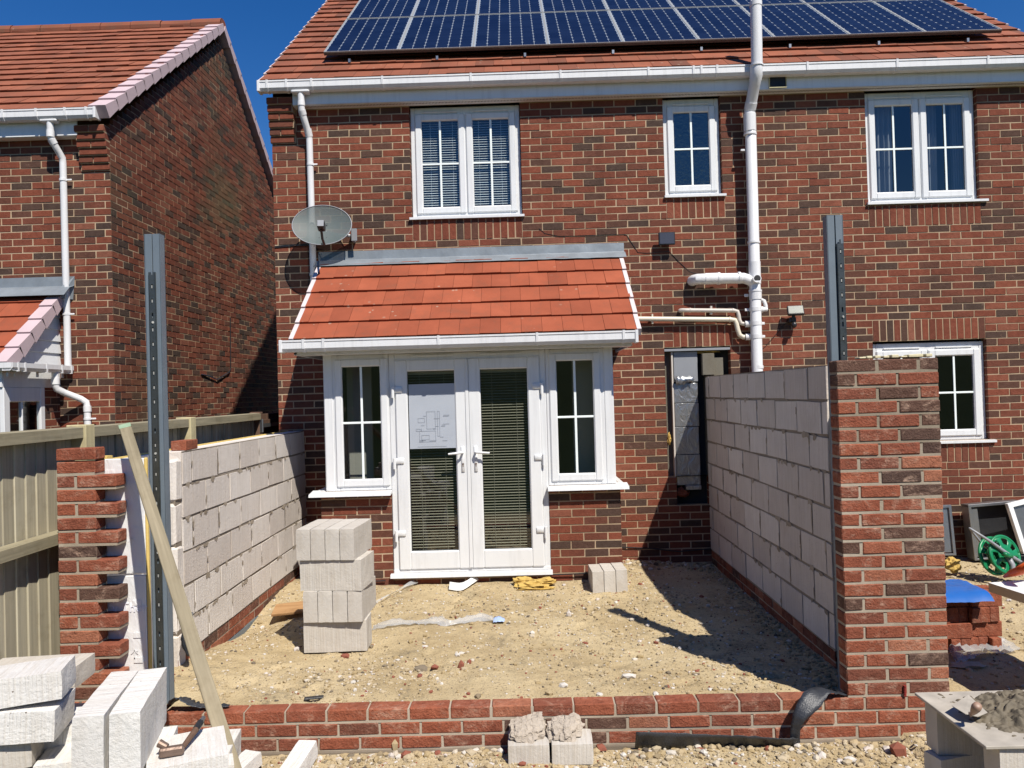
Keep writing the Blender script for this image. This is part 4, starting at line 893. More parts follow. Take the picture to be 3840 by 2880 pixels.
rw = thing('cavity_wall', 'tall right wall of grey aircrete blocks ending in a red brick pier', 'wall', (2.0,-1.8,0))
m = MB(); xs = [(1.722,1.8195,1.8315,2.044,2.056,2.274), (1.722,1.935,1.947,2.160,2.172,2.274)]
rows = [[(q[0],q[1]),(q[2],q[3]),(q[4],q[5])] for q in (xs[k % 2] for k in range(24))]
rough_bricks(m, rows, .111, .0761, YF, seed=77, mt=lambda k: 1. if k < 16 else (.75 if k < 18 else .45))
brick_field(m, (2.275,0,0), (0,1,0), (1,0,0), -3.69, 0, .111, 24, gauge=.0761, seed=78); m.box((2.175,-3.69,.0), (2.27,0,1.93), 1, .6)
m.build('brick_leaf', [M['brick_new'], M['mortar_new']], rw)
m = MB(); brick_field(m, (1.942,0,0), (0,1,0), (-1,0,0), -3.115, -.0, .119, 8, gauge=.2258, pitch=.447, seed=61, ph=.10, proud=.005, joint=.019, jit=.005, depth=.02)
m.box((1.945,-3.113,.12), (2.042,-.001,1.905), 0, .6)
for k in range(7): m.box((1.948+.0007*k,-2.95+k*.42,1.9), (2.038,-2.54+k*.42 if k < 6 else -.05,1.924), 0, .3+.1*k, bev=.006)
smears(m, 1.942, -1, -3.1, 0, .119, 8, .447, .10, 150, 4)
m.build('blockwork', [M['block'], M['mortar_grey'], M['smear']], rw, fixn=False)
m = MB(); brick_field(m, (1.945,0,0), (0,1,0), (-1,0,0), -3.10, 0, -.185, 4, gauge=.0755, seed=62); m.box((1.95,-3.10,-.2), (2.042,-.001,.117), 1, .6); m.build('brick_base', [M['brick_new'], M['mortar_new']], rw)
m = MB()
for k in range(6): m.box((1.947,.003,.575+k*.2258), (2.035,.155,.79+k*.2258), 0, .5, bev=.004)
m.box((1.952,.004,.57), (2.03,.15,1.93), 1, .8); m.build('tied_blockwork', [M['block_dk'], M['mortar_grey']], rw)
m = MB()
for k, (z0, z1) in enumerate(((.02,.30), (.315,.60), (.61,.885), (.895,1.21))): m.box((1.945+.003*(k % 2),-3.19,z0), (2.05,-3.12,z1), 0, .5, bev=.006); m.box((1.94,-3.20,z1-.004), (2.05,-3.12,z1+.004), 0)
m.build('cavity_closer', M['grey_pl'], rw)
m = MB(); m.box((2.06,-3.62,.05), (2.165,-.02,1.86)); m.build('cavity_insulation', M['ins_pale'], rw)
m = MB()
rr = random.Random(9)
for i in range(9): x = 1.86+i*.045; m.box((x,YF+.02+rr.uniform(0,.02),1.9385), (x+rr.uniform(.03,.05),YF+.09,1.942+rr.uniform(.004,.018)), 0, .5, bev=.003)
m.build('spacer_strip', M['ins_pale'], rw)

lw = thing('cavity_wall', 'left wall of white aircrete blocks with toothed red bricks at its near end', 'wall', (-2.4,-1.8,0))
m = MB(); G = .0772; rows = []
for k in range(18): rows.append([(-2.566,-2.351)] if (17-k) % 2 == 0 else [(-2.566,-2.4655), (-2.4535,-2.234)])
rough_bricks(m, rows, .111, G, YF, seed=83); brick_field(m, (-2.566,0,0), (0,1,0), (-1,0,0), -3.69, 0, .111, 17, gauge=.076, seed=84); m.box((-2.56,-3.69,0), (-2.47,0,1.395), 1, .6)
m.build('brick_leaf', [M['brick_new'], M['mortar_new']], lw)
m = MB(); brick_field(m, (-2.292,0,0), (0,1,0), (1,0,0), -2.872, 0, .122, 6, gauge=.2257, pitch=.447, seed=66, ph=.18, proud=.005, joint=.019, jit=.0045, depth=.02)
m.box((-2.39,-2.87,.122), (-2.295,-.001,1.44), 0, .7)
for k in range(7): m.box((-2.388,-2.868+k*.41,1.43), (-2.292-.0006*k,-2.46+k*.41 if k < 6 else -.005,1.4765), 0, .5+.06*k, bev=.005)
rr = random.Random(15)
for k in range(5):                                            # rough sawn end blocks
    vs_, fs_ = blob((0,0,0), (1,1,1), k, 0, 1, 1); z0 = .0+k*.288; dx = rr.uniform(-.004,.004)
    i0 = len(m.v); m.box((-2.392+dx,-2.985,z0), (-2.288+dx,-2.874,z0+.276), 0, rr.uniform(.5,1), None, .016)
    for i in range(i0, len(m.v)): m.v[i] = tuple(c+rr.uniform(-.006,.006) for c in m.v[i])
m.box((-2.385,-2.97,0), (-2.297,-2.88,1.40), 1, .8)
smears(m, -2.292, 1, -2.85, 0, .122, 6, .447, .18, 110, 5)
m.build('blockwork', [M['block'], M['mortar_grey'], M['smear']], lw, fixn=False)
m = MB(); brick_field(m, (-2.296,0,0), (0,1,0), (1,0,0), -2.98, 0, -.028, 2, gauge=.075, seed=67, joint=.014); m.box((-2.38,-2.98,-.2), (-2.30,-.001,.12), 1, .6); m.build('brick_base', [M['brick_new'], M['mortar_new']], lw)
m = MB(); m.box((-2.38,-2.98,-.4), (-2.288,-.0,-.03)); m.build('footing', M['steel'], lw)
m = MB(); m.box((-2.362,-3.690,.848), (-2.137,-3.665,1.497), 0, .5, None, .004); m.box((-2.362,-3.688,.10), (-2.140,-3.665,.838), 0, .5, None, .004)
for z in (1.40, 1.15, .93, .74, .56, .42): m.box((-2.36,-3.6925,z), (-2.305,-3.6895,z+.035), 0, .5); m.box((-2.215,-3.6925,z-.07), (-2.165,-3.6895,z-.04), 0)
m.box((-2.137,-3.687,.12), (-2.122,-3.665,1.499), 1, .5, None, .004); m.box((-2.455,-3.64,.1), (-2.397,-.03,1.474), 0); m.box((-2.462,-3.641,1.474), (-2.445,-.031,1.484), 1); m.box((-2.42,-3.66,1.48), (-2.36,-3.60,1.512), 1)
m.build('insulation_board', [M['ins_white'], M['ins_edge']], lw)
tc_ = bpy.data.curves.new('lettering', 'FONT'); tc_.body = 'y Ther'; tc_.size = .075; tc_.extrude = .0015
to = bpy.data.objects.new('lettering', tc_); C.objects.link(to); to.parent = lw; to.location = V((-2.335,-3.6905,.635))-V((-2.4,-1.8,0)); to.rotation_euler = (PI/2,0,0); tc_.materials.append(m_plain('embossed_white', (.72,.72,.78), .6, .05))
m = MB()
for zc in (1.05,.42): m.box((-2.213,-3.6925,zc-.05), (-2.207,-3.6895,zc)); m.box((-2.213,-3.6925,zc), (-2.193,-3.6895,zc-.006), 0, .5, Matrix.Translation(V((0,0,0)))); m.mesh([V((-2.21,-3.6924,zc+.004)), V((-2.232,-3.6924,zc-.018)), V((-2.228,-3.6924,zc-.022)), V((-2.21,-3.6924,zc-.005))], [(0,1,2,3)]); m.mesh([V((-2.21,-3.6924,zc+.004)), V((-2.188,-3.6924,zc-.018)), V((-2.192,-3.6924,zc-.022)), V((-2.21,-3.6924,zc-.005))], [(0,1,2,3)])
m.build('arrow_mark', M['ins_white'], lw, fixn=False)

# steel posts
def steel_post(x0, ztop, strip_x, strip_top, label, seed, side):
    p = thing('steel_post', label, 'post', (x0+.05,-3.57,-.1)); rr = random.Random(seed)
    m = MB(); wv = .0425
    for a in (x0, x0+wv+.0055):
        m.box((a,-3.60,-.1), (a+wv,-3.597,ztop), bev=.0012)
    xl, xr = x0-.001, x0+2*wv+.0065
    m.box((xl,-3.60,-.1), (xl+.004,-3.545,ztop)); m.box((xr-.004,-3.60,-.1), (xr,-3.545,ztop)); m.box((xl,-3.547,-.1), (xr,-3.543,ztop-.002)); m.box((x0+wv-.002,-3.596,-.1), (x0+wv+.0002,-3.56,ztop)); m.box((x0+wv+.0052,-3.596,-.1), (x0+wv+.0075,-3.56,ztop))
    m.build('channel', M['steel'], p)
    m = MB(); s = strip_x; y = -3.612
    m.box((s-.017,y,.0), (s-.0045,y+.003,strip_top)); m.box((s+.0045,y,.0), (s+.017,y+.003,strip_top)); z = .0; zs = []
    while z < strip_top: 
        m.box((s-.0046,y+.0001,z), (s+.0046,y+.0029,z+.055)); zs.append(z+.055); z += .083
    m.box((s-.019,y,.0), (s-.016,y+.011,strip_top)); m.box((s+.016,y,.0), (s+.019,y+.011,strip_top))
    m.build('slotted_strip', M['galv'], p)
    m = MB()
    for z in zs:
        if z+.028 < strip_top and rr.random() < .8: m.box((s-.0028,y-.0008,z+.006), (s+.0028,y+.001,z+.022))  # pale boxes paint in the brightness seen through the open slots
    for i in range(4): z = rr.uniform(.6,2.3); m.tube([(s+rr.uniform(-.004,.004),y-.004,z), (s,y+.001,z)], .007, 8)
    m.build('bright_slot_and_fixing', M['hole'], p)
    return p
steel_post(-2.150, 2.783, -2.105, float(at_y(325,588,-3.61).z), 'blue grey steel post behind the leaning timber at the left wall', 5, 1)
steel_post(1.778, 2.77, 1.845, float(at_y(1812,526,-3.61).z), 'blue grey steel post rising behind the right brick pier', 6, -1)

# leaning timber
tp = at_y(270,922,-3.70); bp = at_y(503,1659,-4.93); dv = (bp-tp).normalized(); ep = tp+dv*((-.12-tp.z)/dv.z)
zx = (tp-ep).normalized(); sx = V((1,.25,0)); sx = (sx-zx*sx.dot(zx)).normalized(); sy = zx.cross(sx); Ln = (tp-ep).length
Mt = Matrix((sx, sy, zx)).transposed().to_4x4(); Mt.translation = ep
m = MB(); m.box((-.030,-.022,0), (.030,.022,Ln), 0, 1., None, .003)
o = m.build('timber_batten', M['timber'], loc=(0,0,0)); o.matrix_world = Mt; tag(o, 'long pale timber batten with a green end leaning against the left steel post', 'timber')
m = MB(); m.box((-.0305,-.0225,Ln-.03), (.0305,.0225,Ln+.001)); ge = m.build('painted_end', m_plain('green_end', (.21,.30,.20), .8, .35, 20), loc=(0,0,0)); ge.parent = o

# ------------------------------------------------------------------ loose blocks
def block_mesh(l, w_, h, seed, amp=.0022, chip=.004):
    bm = bmesh.new(); bmesh.ops.create_cube(bm, size=1); bmesh.ops.subdivide_edges(bm, edges=bm.edges[:], cuts=7, use_grid_fill=True); rr = random.Random(seed)
    for v in bm.verts:
        p = v.co; ed = sum(1 for c in p if abs(abs(c)-.5) < 1e-4); q = V((p.x*l, p.y*w_, (p.z+.5)*h))
        n3 = noise.noise_vector(q*14+V((seed,0,0)))*amp
        if ed >= 2: q -= V((p.x*.02, p.y*.02, p.z*.02))*(.3+1.2*max(0, noise.noise(q*22+V((0,seed*2.3,0)))))*(1 if ed == 2 else 2)*chip*50*.5
        q += n3; v.co = q
    for v in bm.verts: v.co.z = max(0, v.co.z)
    me = bpy.data.meshes.new('aircrete_block'); bm.to_mesh(me); bm.free()
    at = me.attributes.new('tint', 'FLOAT', 'FACE'); at.data.foreach_set('value', [.6+.4*rr.random()]*len(me.polygons)); return me
BMESH = {}
def loose_block(dims, loc, rot, label, group=None, mat='block_bright', seed=0, cat='block', name='aircrete_block'):
    key = (dims, seed % 3, mat)
    if key not in BMESH: BMESH[key] = block_mesh(*dims, seed=seed % 3+1); BMESH[key].materials.append(M[mat])
    o = bpy.data.objects.new(name, BMESH[key]); C.objects.link(o); o.location = loc; o.rotation_euler = rot; return tag(o, label, cat, group)
FL = (.44,.1,.215)
def oriented(cx, cy, z, yaw, i, n, along):                     # the i-th of n blocks side by side
    k = (i-(n-1)/2)*.1045
    if along: return (cx-math.sin(yaw)*k, cy+math.cos(yaw)*k, z), (0,0,yaw)          # long side to the camera
    return (cx+math.cos(yaw)*k, cy+math.sin(yaw)*k, z), (0,0,yaw+PI/2)
SG = 'aircrete blocks stacked in front of the French doors'
sx0, sy0 = -1.347, -2.50
for i in range(2): l, r_ = oriented(-1.347, -2.54, .033, .035, i, 2, True); loose_block(FL, l, r_, ('front' if i == 0 else 'rear')+' block lying lengthwise in the bottom layer of the free standing block stack', SG, 'block_loose', i)
for i in range(4): l, r_ = oriented(-1.343, -2.455, .249, -.029, i, 4, False); loose_block(FL, l, r_, ORD[i]+' block from the left, end on in the second layer of the free standing stack', SG, 'block_loose', i)
for i in range(3): l, r_ = oriented(-1.345, -2.512, .465, -.10, i, 3, True); loose_block(FL, l, r_, ('front','middle','rear')[i]+' block lying lengthwise in the third layer of the free standing stack', SG, 'block_loose', i+1)
for i in range(4): l, r_ = oriented(-1.372, -2.46, .681, -.085, i, 4, False); loose_block(FL, l, r_, ORD[i]+' block from the left, end on in the top layer of the free standing stack', SG, 'block_loose', i+2)
for i in range(3): l, r_ = oriented(.733, -1.10, -.0+.004*i, .038, i, 3, False); loose_block((.30,.1,.215), l, r_, ('left','middle','right')[i]+' block of the upright trio on the sand right of the French doors', 'three blocks by the door', 'block_loose', i)
# half blocks and rubble against the low wall
for i, (px, lab) in enumerate(((1142,'left cut half block lying against the low wall under rubble'), (1238,'right cut half block lying against the low wall under rubble'))):
    p = at_y(px, 1632, -3.99); loose_block((.215,.185,.105), (p.x, -3.895, -.13), (0,0,(.02,-.02)[i]), lab, 'cut half blocks by the low wall', 'block_loose', i)
for (px, py, sz, sd, lab) in (((1138, 1571, (.10,.075,.038), 3, 'pale concrete lump on the left half block')), ((1219, 1572, (.092,.08,.045), 7, 'pale concrete lump on the right half block'))):
    p = at_y(px, py, -3.89); m = MB(); vv, ff = blob((0,0,0), sz, sd, .22, 1.8, 5, rot=.2); rr = random.Random(sd)
    vv = [V((round(v.x/.03)*.012+v.x*.6+rr.uniform(-.0015,.0015), v.y+rr.uniform(-.0015,.0015), min(v.z+v.y*.5,.04+.2*v.x)+rr.uniform(-.002,.002)))+noise.noise_vector(v*70)*.006+noise.noise_vector(v*160)*.003 for v in vv]; m.mesh(vv, ff); o = m.build('concrete_rubble', M['concrete'], loc=(0,0,0)); o.location = (p.x, -3.885, .015); o.data.transform(Matrix.Identity(4)); tag(o, lab, 'rubble')
# pile in the left foreground
PG = 'aircrete blocks piled in the left foreground'
A = at_z(312,1657,.53); B_ = at_z(478,1620,.53); Cc = at_z(411,1580,.53)
LB = (.44,.215,.1)
yw = .224
def place(dims, c, yaw, z, label, seed, pit=0., rol=0., mat='block_bright'): return loose_block(dims, (c[0], c[1], z), (rol, pit, yaw), label, PG, mat if mat != 'block' else 'block_loose', seed)
place(FL, (-1.555,-5.155), yw+PI/2, .530, 'large white block standing on edge, left of the upright pair', 0, rol=.02)
place(FL, (-1.448,-5.131), yw+PI/2+.03, .530, 'large white block standing on edge beside the hammer, right of the upright pair', 1, rol=.02)
hb = place((.27,.27,.1), (-1.272,-5.13), .44, .428, 'white block carrying the old hammer in the left foreground', 2)
place(LB, (-1.58,-5.10), .25, .428, 'white block under the left half of the upright pair', 1)
place((.2,.215,.1), (-1.305,-4.86), .15, .325, 'shaded white block behind the hammer and the timber', 0, pit=.03)
for k in range(2): place(LB, (-1.50,-5.12), .25+.1*k, -.13+.215*k+.06, f'white block on its flat, {("bottom","second")[k]} of the support under the pair', k)
place((.27,.1,.215), (-1.27,-5.07), .4, .213, 'white block on edge under the hammer block', 2); place((.27,.1,.215), (-1.28,-5.06), .35, -.003, 'white block on edge, lower of two under the hammer block', 1); place(FL, (-1.55,-5.05), .3, .212, 'white block on edge under the pair', 0); place((.27,.215,.12), (-1.28,-5.05), .35, -.124, 'white block flat on the ground under the hammer', 1)
place(LB, (-1.915,-5.20), .33, .741, 'white block with a brown scuff on top of the left stack', 2, pit=-.03, rol=-.05)
place((.50,.215,.112), (-1.955,-5.215), .24, .628, 'ribbed white block with a broken end, second from the top of the left stack', 1, pit=.055)
place((.36,.215,.098), (-1.975,-5.20), .30, .515, 'grey stained rough block third from the top of the left stack', 0, pit=-.05, mat='block')
place(LB, (-1.99,-5.16), .1, .41, 'white block fourth from the top of the left stack', 2)
place((.3,.2,.1), (-1.86,-5.03), .35, .50, 'white ribbed block behind the rough block of the left stack', 1, pit=.05)
for k in range(5): place(LB, (-1.97+.02*k,-5.14), .15*k, -.125+.106*k, f'white block in the base of the left stack, {ORD[k]} from the ground', k)
p = at_y(113,1405,-4.05); loose_block((.1,.085,.215), (p.x, -4.05, .225), (0,0,1.4), 'small pinkish block standing on the ledge beside the toothed bricks', None, 'block_loose', 1)
loose_block((.44,.215,.34), (p.x-.06, -4.03, -.12), (0,0,.1), 'pale block ledge under the small pinkish block by the fence', None, 'block_loose', 0)
p = at_y(60,1432,-4.25); loose_block((.44,.215,.1), (p.x+.05, -4.25, p.z-.10), (0,0,.1), 'broken pale slab with rubble on it by the fence', None, 'block_loose', 2); loose_block((.44,.215,.36), (p.x+.05, -4.25, -.15), (0,0,.15), 'pale block under the broken slab by the fence', None, 'block_loose', 1)
p = at_z(660,1645,-.12); loose_block((.10,.30,.09), (p.x, p.y-.14, -.115), (.15,0,-.12), 'ribbed white block offcut on the sand in the foreground', None, 'block_bright', 1)
p = at_z(538,1652,-.12); loose_block((.10,.25,.07), (p.x, p.y-.14, -.115), (.1,0,-.3), 'small white block offcut right of the leaning timber', None, 'block_bright', 2)
# hammer
hm = thing('hammer', 'old rusty lump hammer lying on a white block in the left foreground', 'hammer', tuple(at_z(372,1620,.535)))
h0 = at_z(372,1622,.548); ux = (at_z(400,1618,.548)-at_z(348,1626,.548)).normalized(); uy = V((0,0,1)).cross(ux)
Mh = Matrix((ux, uy, V((0,0,1)))).transposed().to_4x4(); Mh.translation = h0
m = MB(); m.box((-.043,-.016,-.016), (.040,.016,.016), 0, .5, Mh, .006); m.tube([h0-ux*.018+uy*.01+V((0,0,.012)), h0-ux*.046+uy*.022+V((0,0,.026))], [.012,.0145], 12); m.build('head', M['rust'], hm)
he = at_z(440,1550,.58); hs = h0+ux*.035; m = MB(); m.tube([hs-ux*.005, hs+(he-hs)*.5, hs+(he-hs)*.72], [.009,.0115,.0125], 8); m.build('handle', M['wood_brown'], hm); m = MB(); m.tube([hs+(he-hs)*.6, hs+(he-hs)*.84], .0132, 8); m.build('grip', M['black'], hm); m = MB(); m.tube([hs+(he-hs)*.84, he], [.011,.008], 8); m.build('handle_end', M['zinc'], hm)

# ------------------------------------------------------------------ mortar board on blocks, right foreground
mbz = .392
for (dims, loc, rot, lab, sd) in (((.44,.1,.215), (1.99,-4.56,.177), (0,0,-.02), 'upper grey block under the far corner of the mortar board', 0), ((.44,.1,.215), (1.96,-4.545,-.04), (0,0,.25), 'lower grey block under the far corner of the mortar board', 1), ((.44,.1,.10), (1.96,-4.545,-.14), (0,0,.2), 'grey block on the ground under the far corner of the mortar board', 2),
    ((.44,.1,.205), (2.02,-4.93,.187), (0,0,.03), 'upper grey block under the near edge of the mortar board', 2), ((.44,.215,.1), (2.08,-4.92,.087), (0,0,.0), 'sunlit grey block below the near edge of the mortar board', 1), ((.44,.215,.215), (2.06,-4.90,-.13), (0,0,.1), 'grey block on the ground under the near edge of the mortar board', 0)):
    loose_block(dims, loc, rot, lab, 'blocks under the mortar board', 'block_loose', sd)
m = MB(); m.box((1.742,-5.0,.386), (2.36,-4.475,.399), 0, .5, None, .002); tag(m.build('mortar_board', M['board'], loc=(2.0,-4.75,.386)), 'square board smeared with mortar on stacked blocks in the right foreground', 'mortar board')
m = MB(); n_ = 110; vs_ = []
for j in range(n_+1):
    for i in range(n_+1):
        x, y = 1.80+.53*i/n_, -4.975+.49*j/n_
        d = math.hypot((x-2.17)/.36, (y+4.74)/.26); h = .040*max(0, 1.-d**2.2)*(1+.6*nz(x,y,1,8))+.055*max(0, min(1,(1.05-d)*2))*max(0,abs(nz(x+.3*nz(x,y,2,6),y,3,15))-.12)+.016*nz(x,y,5,34)+.008*nz(x,y,6,70)
        e2 = math.hypot((x-1.89)/.07, (y+4.60)/.04); h += .016*max(0, 1-e2)*(1.2+nz(x,y,8,40))
        vs_.append(V((x, y, .3975+h-.006)))
fs_ = [(j*(n_+1)+i, j*(n_+1)+i+1, (j+1)*(n_+1)+i+1, (j+1)*(n_+1)+i) for j in range(n_) for i in range(n_)]
keep = [f for f in fs_ if max(vs_[k].z for k in f) > .396]
m.mesh(vs_, keep); tag(m.build('mortar_heap', M['cement'], loc=(2.1,-4.75,.399), smooth=True, fixn=False), 'heap of wet grey brown mortar on the square board', 'mortar')
tr = thing('trowel', 'mortar stained trowel with a wooden knob handle on the mortar heap', 'trowel', (1.99,-4.68,.43))
tz = .437; a1, a2, a3, a4 = at_z(2054,1522,tz+.012), at_z(2097,1504,tz+.012), at_z(2133,1538,tz), at_z(2108,1548,tz)
m = MB(); P4 = [at_z(2056,1525,tz), at_z(2092,1502,tz+.01), at_z(2133,1540,tz), at_z(2112,1549,tz-.004), at_z(2085,1543,tz)]
m.mesh(P4+[p+V((0,0,.0025)) for p in P4], [(4,3,2,1,0),(5,6,7,8,9)]+[(i,(i+1)%5,5+(i+1)%5,5+i) for i in range(5)]); m.build('blade', M['board'], tr)
k0, k1 = at_z(2097,1546,tz+.004), at_z(2098,1534,tz+.10)
k1 = k0+V((-.004,-.055,.062)); m = MB(); m.tube([at_z(2094,1540,tz), k0, k0+(k1-k0)*.3], .005, 8); m.build('tang', M['rust'], tr)
m = MB(); m.tube([k0+(k1-k0)*.25, k0+(k1-k0)*.5, k0+(k1-k0)*.85, k0+(k1-k0)*1.05, k0+(k1-k0)*1.1], [.009,.014,.0185,.016,.008], 14); m.build('handle', m_plain('worn_handle', (.27,.17,.12), .5, .25, 9), tr, smooth=True)

# ------------------------------------------------------------------ membranes, plastic, wool and stones
def sheet(name, label, cat, pts, wid, mat, sub=6, wob=.006, th=None, group=None):
    P = [V(p) for p in pts]; Wd = [V(q) for q in wid]; n_ = len(P); m = MB(); rows = []
    for i in range((n_-1)*sub+1):
        k = min(i//sub, n_-2); t = i/sub-k; cr_ = lambda a: a[max(k-1,0)]*(-.5*t+t*t-.5*t**3)+a[k]*(1-2.5*t*t+1.5*t**3)+a[k+1]*(.5*t+2*t*t-1.5*t**3)+a[min(k+2,n_-1)]*(-.5*t*t+.5*t**3)
        c, w2 = cr_(P), cr_(Wd); rows.append([c+w2*u_+V((nz(i*.7,u_*2,1)*wob, nz(i*.7,u_*2,4)*wob, nz(i*.7,u_*2,9)*wob*1.5)) for u_ in (-1,-.5,0,.5,1)])
    m.mesh([p for r in rows for p in r], [(i*5+j, i*5+j+1, (i+1)*5+j+1, (i+1)*5+j) for i in range(len(rows)-1) for j in range(4)])
    o = m.build(name, mat, loc=tuple(P[0]), smooth=True, fixn=False)
    md = o.modifiers.new('solid', 'SOLIDIFY'); md.thickness = th or .002; return tag(o, label, cat, group)
sheet('damp_proof_membrane', 'black plastic membrane strip lying at the foot of the low brick wall', 'membrane', [(.56,-3.86,-.068), (.75,-3.875,-.072), (.96,-3.865,-.080), (1.15,-3.885,-.078), (1.30,-3.87,-.092), (1.41,-3.875,-.092)], [(0,-.035,.060), (0,-.03,.058), (0,-.035,.050), (0,-.035,.046), (0,-.03,.036), (.006,-.02,.03)], M['dpc'])
sheet('damp_proof_membrane', 'black plastic membrane strip curling up over the low wall beside the pier', 'membrane', [(1.405,-3.87,-.10), (1.405,-3.885,-.02), (1.43,-3.895,.06), (1.50,-3.87,.125), (1.585,-3.815,.155), (1.65,-3.79,.135), (1.73,-3.77,.115)], [(.028,0,.0), (.022,-.012,.002), (.026,-.02,-.012), (.03,-.03,-.03), (.018,-.035,-.006), (.006,-.03,0), (0,-.02,0)], M['dpc'])
sheet('damp_proof_membrane', 'crumpled black membrane on the left end of the low wall', 'membrane', [(-2.0,-3.77,.122), (-1.955,-3.76,.165), (-1.91,-3.76,.172), (-1.86,-3.755,.14), (-1.79,-3.75,.122), (-1.66,-3.745,.120)], [(0,.06,-.005), (.0,.055,-.02), (0,.06,-.02), (0,.05,-.01), (0,.03,0), (0,.012,0)], M['dpc'], wob=.012)
sheet('damp_proof_membrane', 'torn black membrane strip hanging beside the foot of the left steel post', 'membrane', [(-2.20,-3.02,.44), (-2.195,-3.04,.36), (-2.20,-3.06,.26), (-2.19,-3.06,.17)], [(.03,0,0), (.035,-.01,0), (.04,-.01,0), (.008,0,0)], M['dpc'])
def onz(x, y, d=.006): return V((x, y, zg(x, y)+d))
z8 = lambda x, y, z=.03: at_z(737.3+x/3, 1106+y/3, z)
def strip(name, label, cat, pix, wid, mat, lift=.012, wob=.006):
    pts = [z8(x, y) for x, y in pix]; pts = [onz(p.x, p.y, lift+.01*(i % 2)) for i, p in enumerate(pts)]
    return sheet(name, label, cat, pts, [V(q) for q in wid], mat, wob=wob)
strip('plastic_strip', 'clear plastic strip lying behind the free standing block stack', 'plastic', [(150,625), (250,580), (340,545), (430,505), (500,490)], [(.02,.045,0), (.02,.05,.012), (.02,.05,.0), (.02,.055,.015), (.01,.04,0)], M['sheet_clear'], .02)
strip('plastic_strip', 'long clear plastic strip on the sand right of the block stack', 'plastic', [(205,752), (330,750), (480,742), (620,738), (680,752), (780,735), (900,705), (985,715)], [(0,.05,.004), (0,.05,.012), (0,.045,.0), (.01,.045,.015), (.03,.02,.02), (.02,.05,.01), (.01,.05,.02), (0,.045,0)], M['sheet_clear'], .016, .012)
strip('plastic_strip', 'short film end with a blue print on the sand', 'plastic', [(985,718), (1020,720), (1058,720)], [(0,.045,.004), (0,.045,.008), (0,.04,0)], m_plain('blue_print', (.35,.45,.68), .5, .1), .02)
pts = [z8(x, y) for x, y in ((700,510), (780,515), (850,490), (915,455))]; sheet('white_offcut', 'bent white plastic offcut on the sand below the French doors', 'plastic', [onz(p.x, p.y, .03+q) for p, q in zip(pts, (.0,.0,.01,.025))], [(-.0,.05,.022)]*4, M['sheet_white'], wob=.002, th=.004)
c = z8(1245,500); m = MB()
for i, (dx, dy, dz, s) in enumerate(((0,0,.03,(.17,.10,.035)), (-.09,.03,.06,(.09,.05,.03)), (.10,.0,.05,(.10,.06,.028)), (.03,-.08,.01,(.15,.03,.015)))):
    vv, ff = blob((c.x+dx, c.y+dy+.04, zg(c.x, c.y)+dz), s, i+3, .35, 2.6, 3); m.mesh([v+noise.noise_vector(v*60)*.004 for v in vv], ff)
tag(m.build('insulation_wool', M['wool'], loc=tuple(c)), 'torn yellow mineral wool piece on the sand below the right door', 'insulation')
pw = at_z(634,1318,.05); m = MB(); Mp = Matrix.Translation(V((pw.x, pw.y, .065))) @ Euler((.12,-.06,.12)).to_matrix().to_4x4()
for k in range(3): m.box((-.16,-.11,-.006+k*.006), (.16+.006*k,.11,-.0005+k*.006), 0, .3*k, Mp)
tag(m.build('plywood_offcut', M['ply'], loc=(pw.x, pw.y, .06)), 'small orange brown plywood offcut beside the free standing block stack', 'plywood')
pk = at_z(676,1507,.075); m = MB(); m.box((-.055,-.016,-.004), (.055,.016,.006), 0, .5, Matrix.Translation(V((pk.x, pk.y+.02, zg(pk.x, pk.y)+.02))) @ Euler((.05,.0,.2)).to_matrix().to_4x4(), .003); tag(m.build('plastic_shim', M['black'], loc=tuple(pk)), 'small black plastic shim on the soil behind the low wall', 'plastic')
def stone(px, py, s, t, label, z=None, name='stone', sq=(1,1,.6), seed=1, y=None):
    p = at_z(px, py, .03 if z is None else z); zb = zg(p.x, p.y) if z is None else z
    m = MB(); vv, ff = blob((p.x, p.y+s*.5, zb+s*sq[2]*.5), (s*sq[0], s*sq[1], s*sq[2]), seed, .28, 1.7, 1); m.mesh(vv, ff, 0, t)
    o = m.build(name, M['stone'], loc=(p.x, p.y, zb)); return tag(o, label, 'brick' if 'brick' in name else 'stone')
stone(996,1452,.030,1.,'upright red brick chip in the middle of the sand', name='brick_chip', sq=(.8,.6,1.1), seed=4)
stone(939,1455,.030,.97,'small red brick chip left of the upright chip', name='brick_chip', seed=2); stone(909,1455,.05,.1,'dark grey pebble beside the red brick chips', sq=(1,.7,.5), seed=3)
stone(1360,1478,.042,.86,'flat white stone near the low wall in front of the pier shadow', sq=(1.2,.7,.4), seed=5); stone(1229,1330,.030,.87,'white folded scrap in the middle of the sand', sq=(.8,.5,1), seed=6)
stone(1150,1371,.022,.86,'small white stone right of the plastic strip', seed=7); stone(988,1424,.022,.86,'white stone above the red brick chips', seed=8); stone(1220,1497,.030,.86,'white stone just behind the low wall', sq=(1,.8,.5), seed=9)
stone(746,1420,.034,.96,'red brick fragment at the foot of the block stack', name='brick_chip', seed=10); stone(1262,1552+14,.034,.87,'white rubble stone on the right half block', z=-.015, sq=(1,.8,.8), seed=11, y=-3.86)
stone(1300,1620,.030,.97,'red brick fragment on the soil beside the right half block', z=-.125, name='brick_chip', seed=12); stone(1337,1606,.038,.87,'white stone on the soil left of the membrane strip', z=-.125, sq=(1.2,.8,.6), seed=13)
stone(1945,1637,.05,.98,'broken red brick piece on the ground left of the mortar board', z=-.13, name='brick_chip', sq=(.9,.6,.9), seed=14); stone(853,1625,.034,.5,'tall tan pebble leaning on the foot of the low wall', z=-.125, sq=(.6,.5,1.3), seed=15)
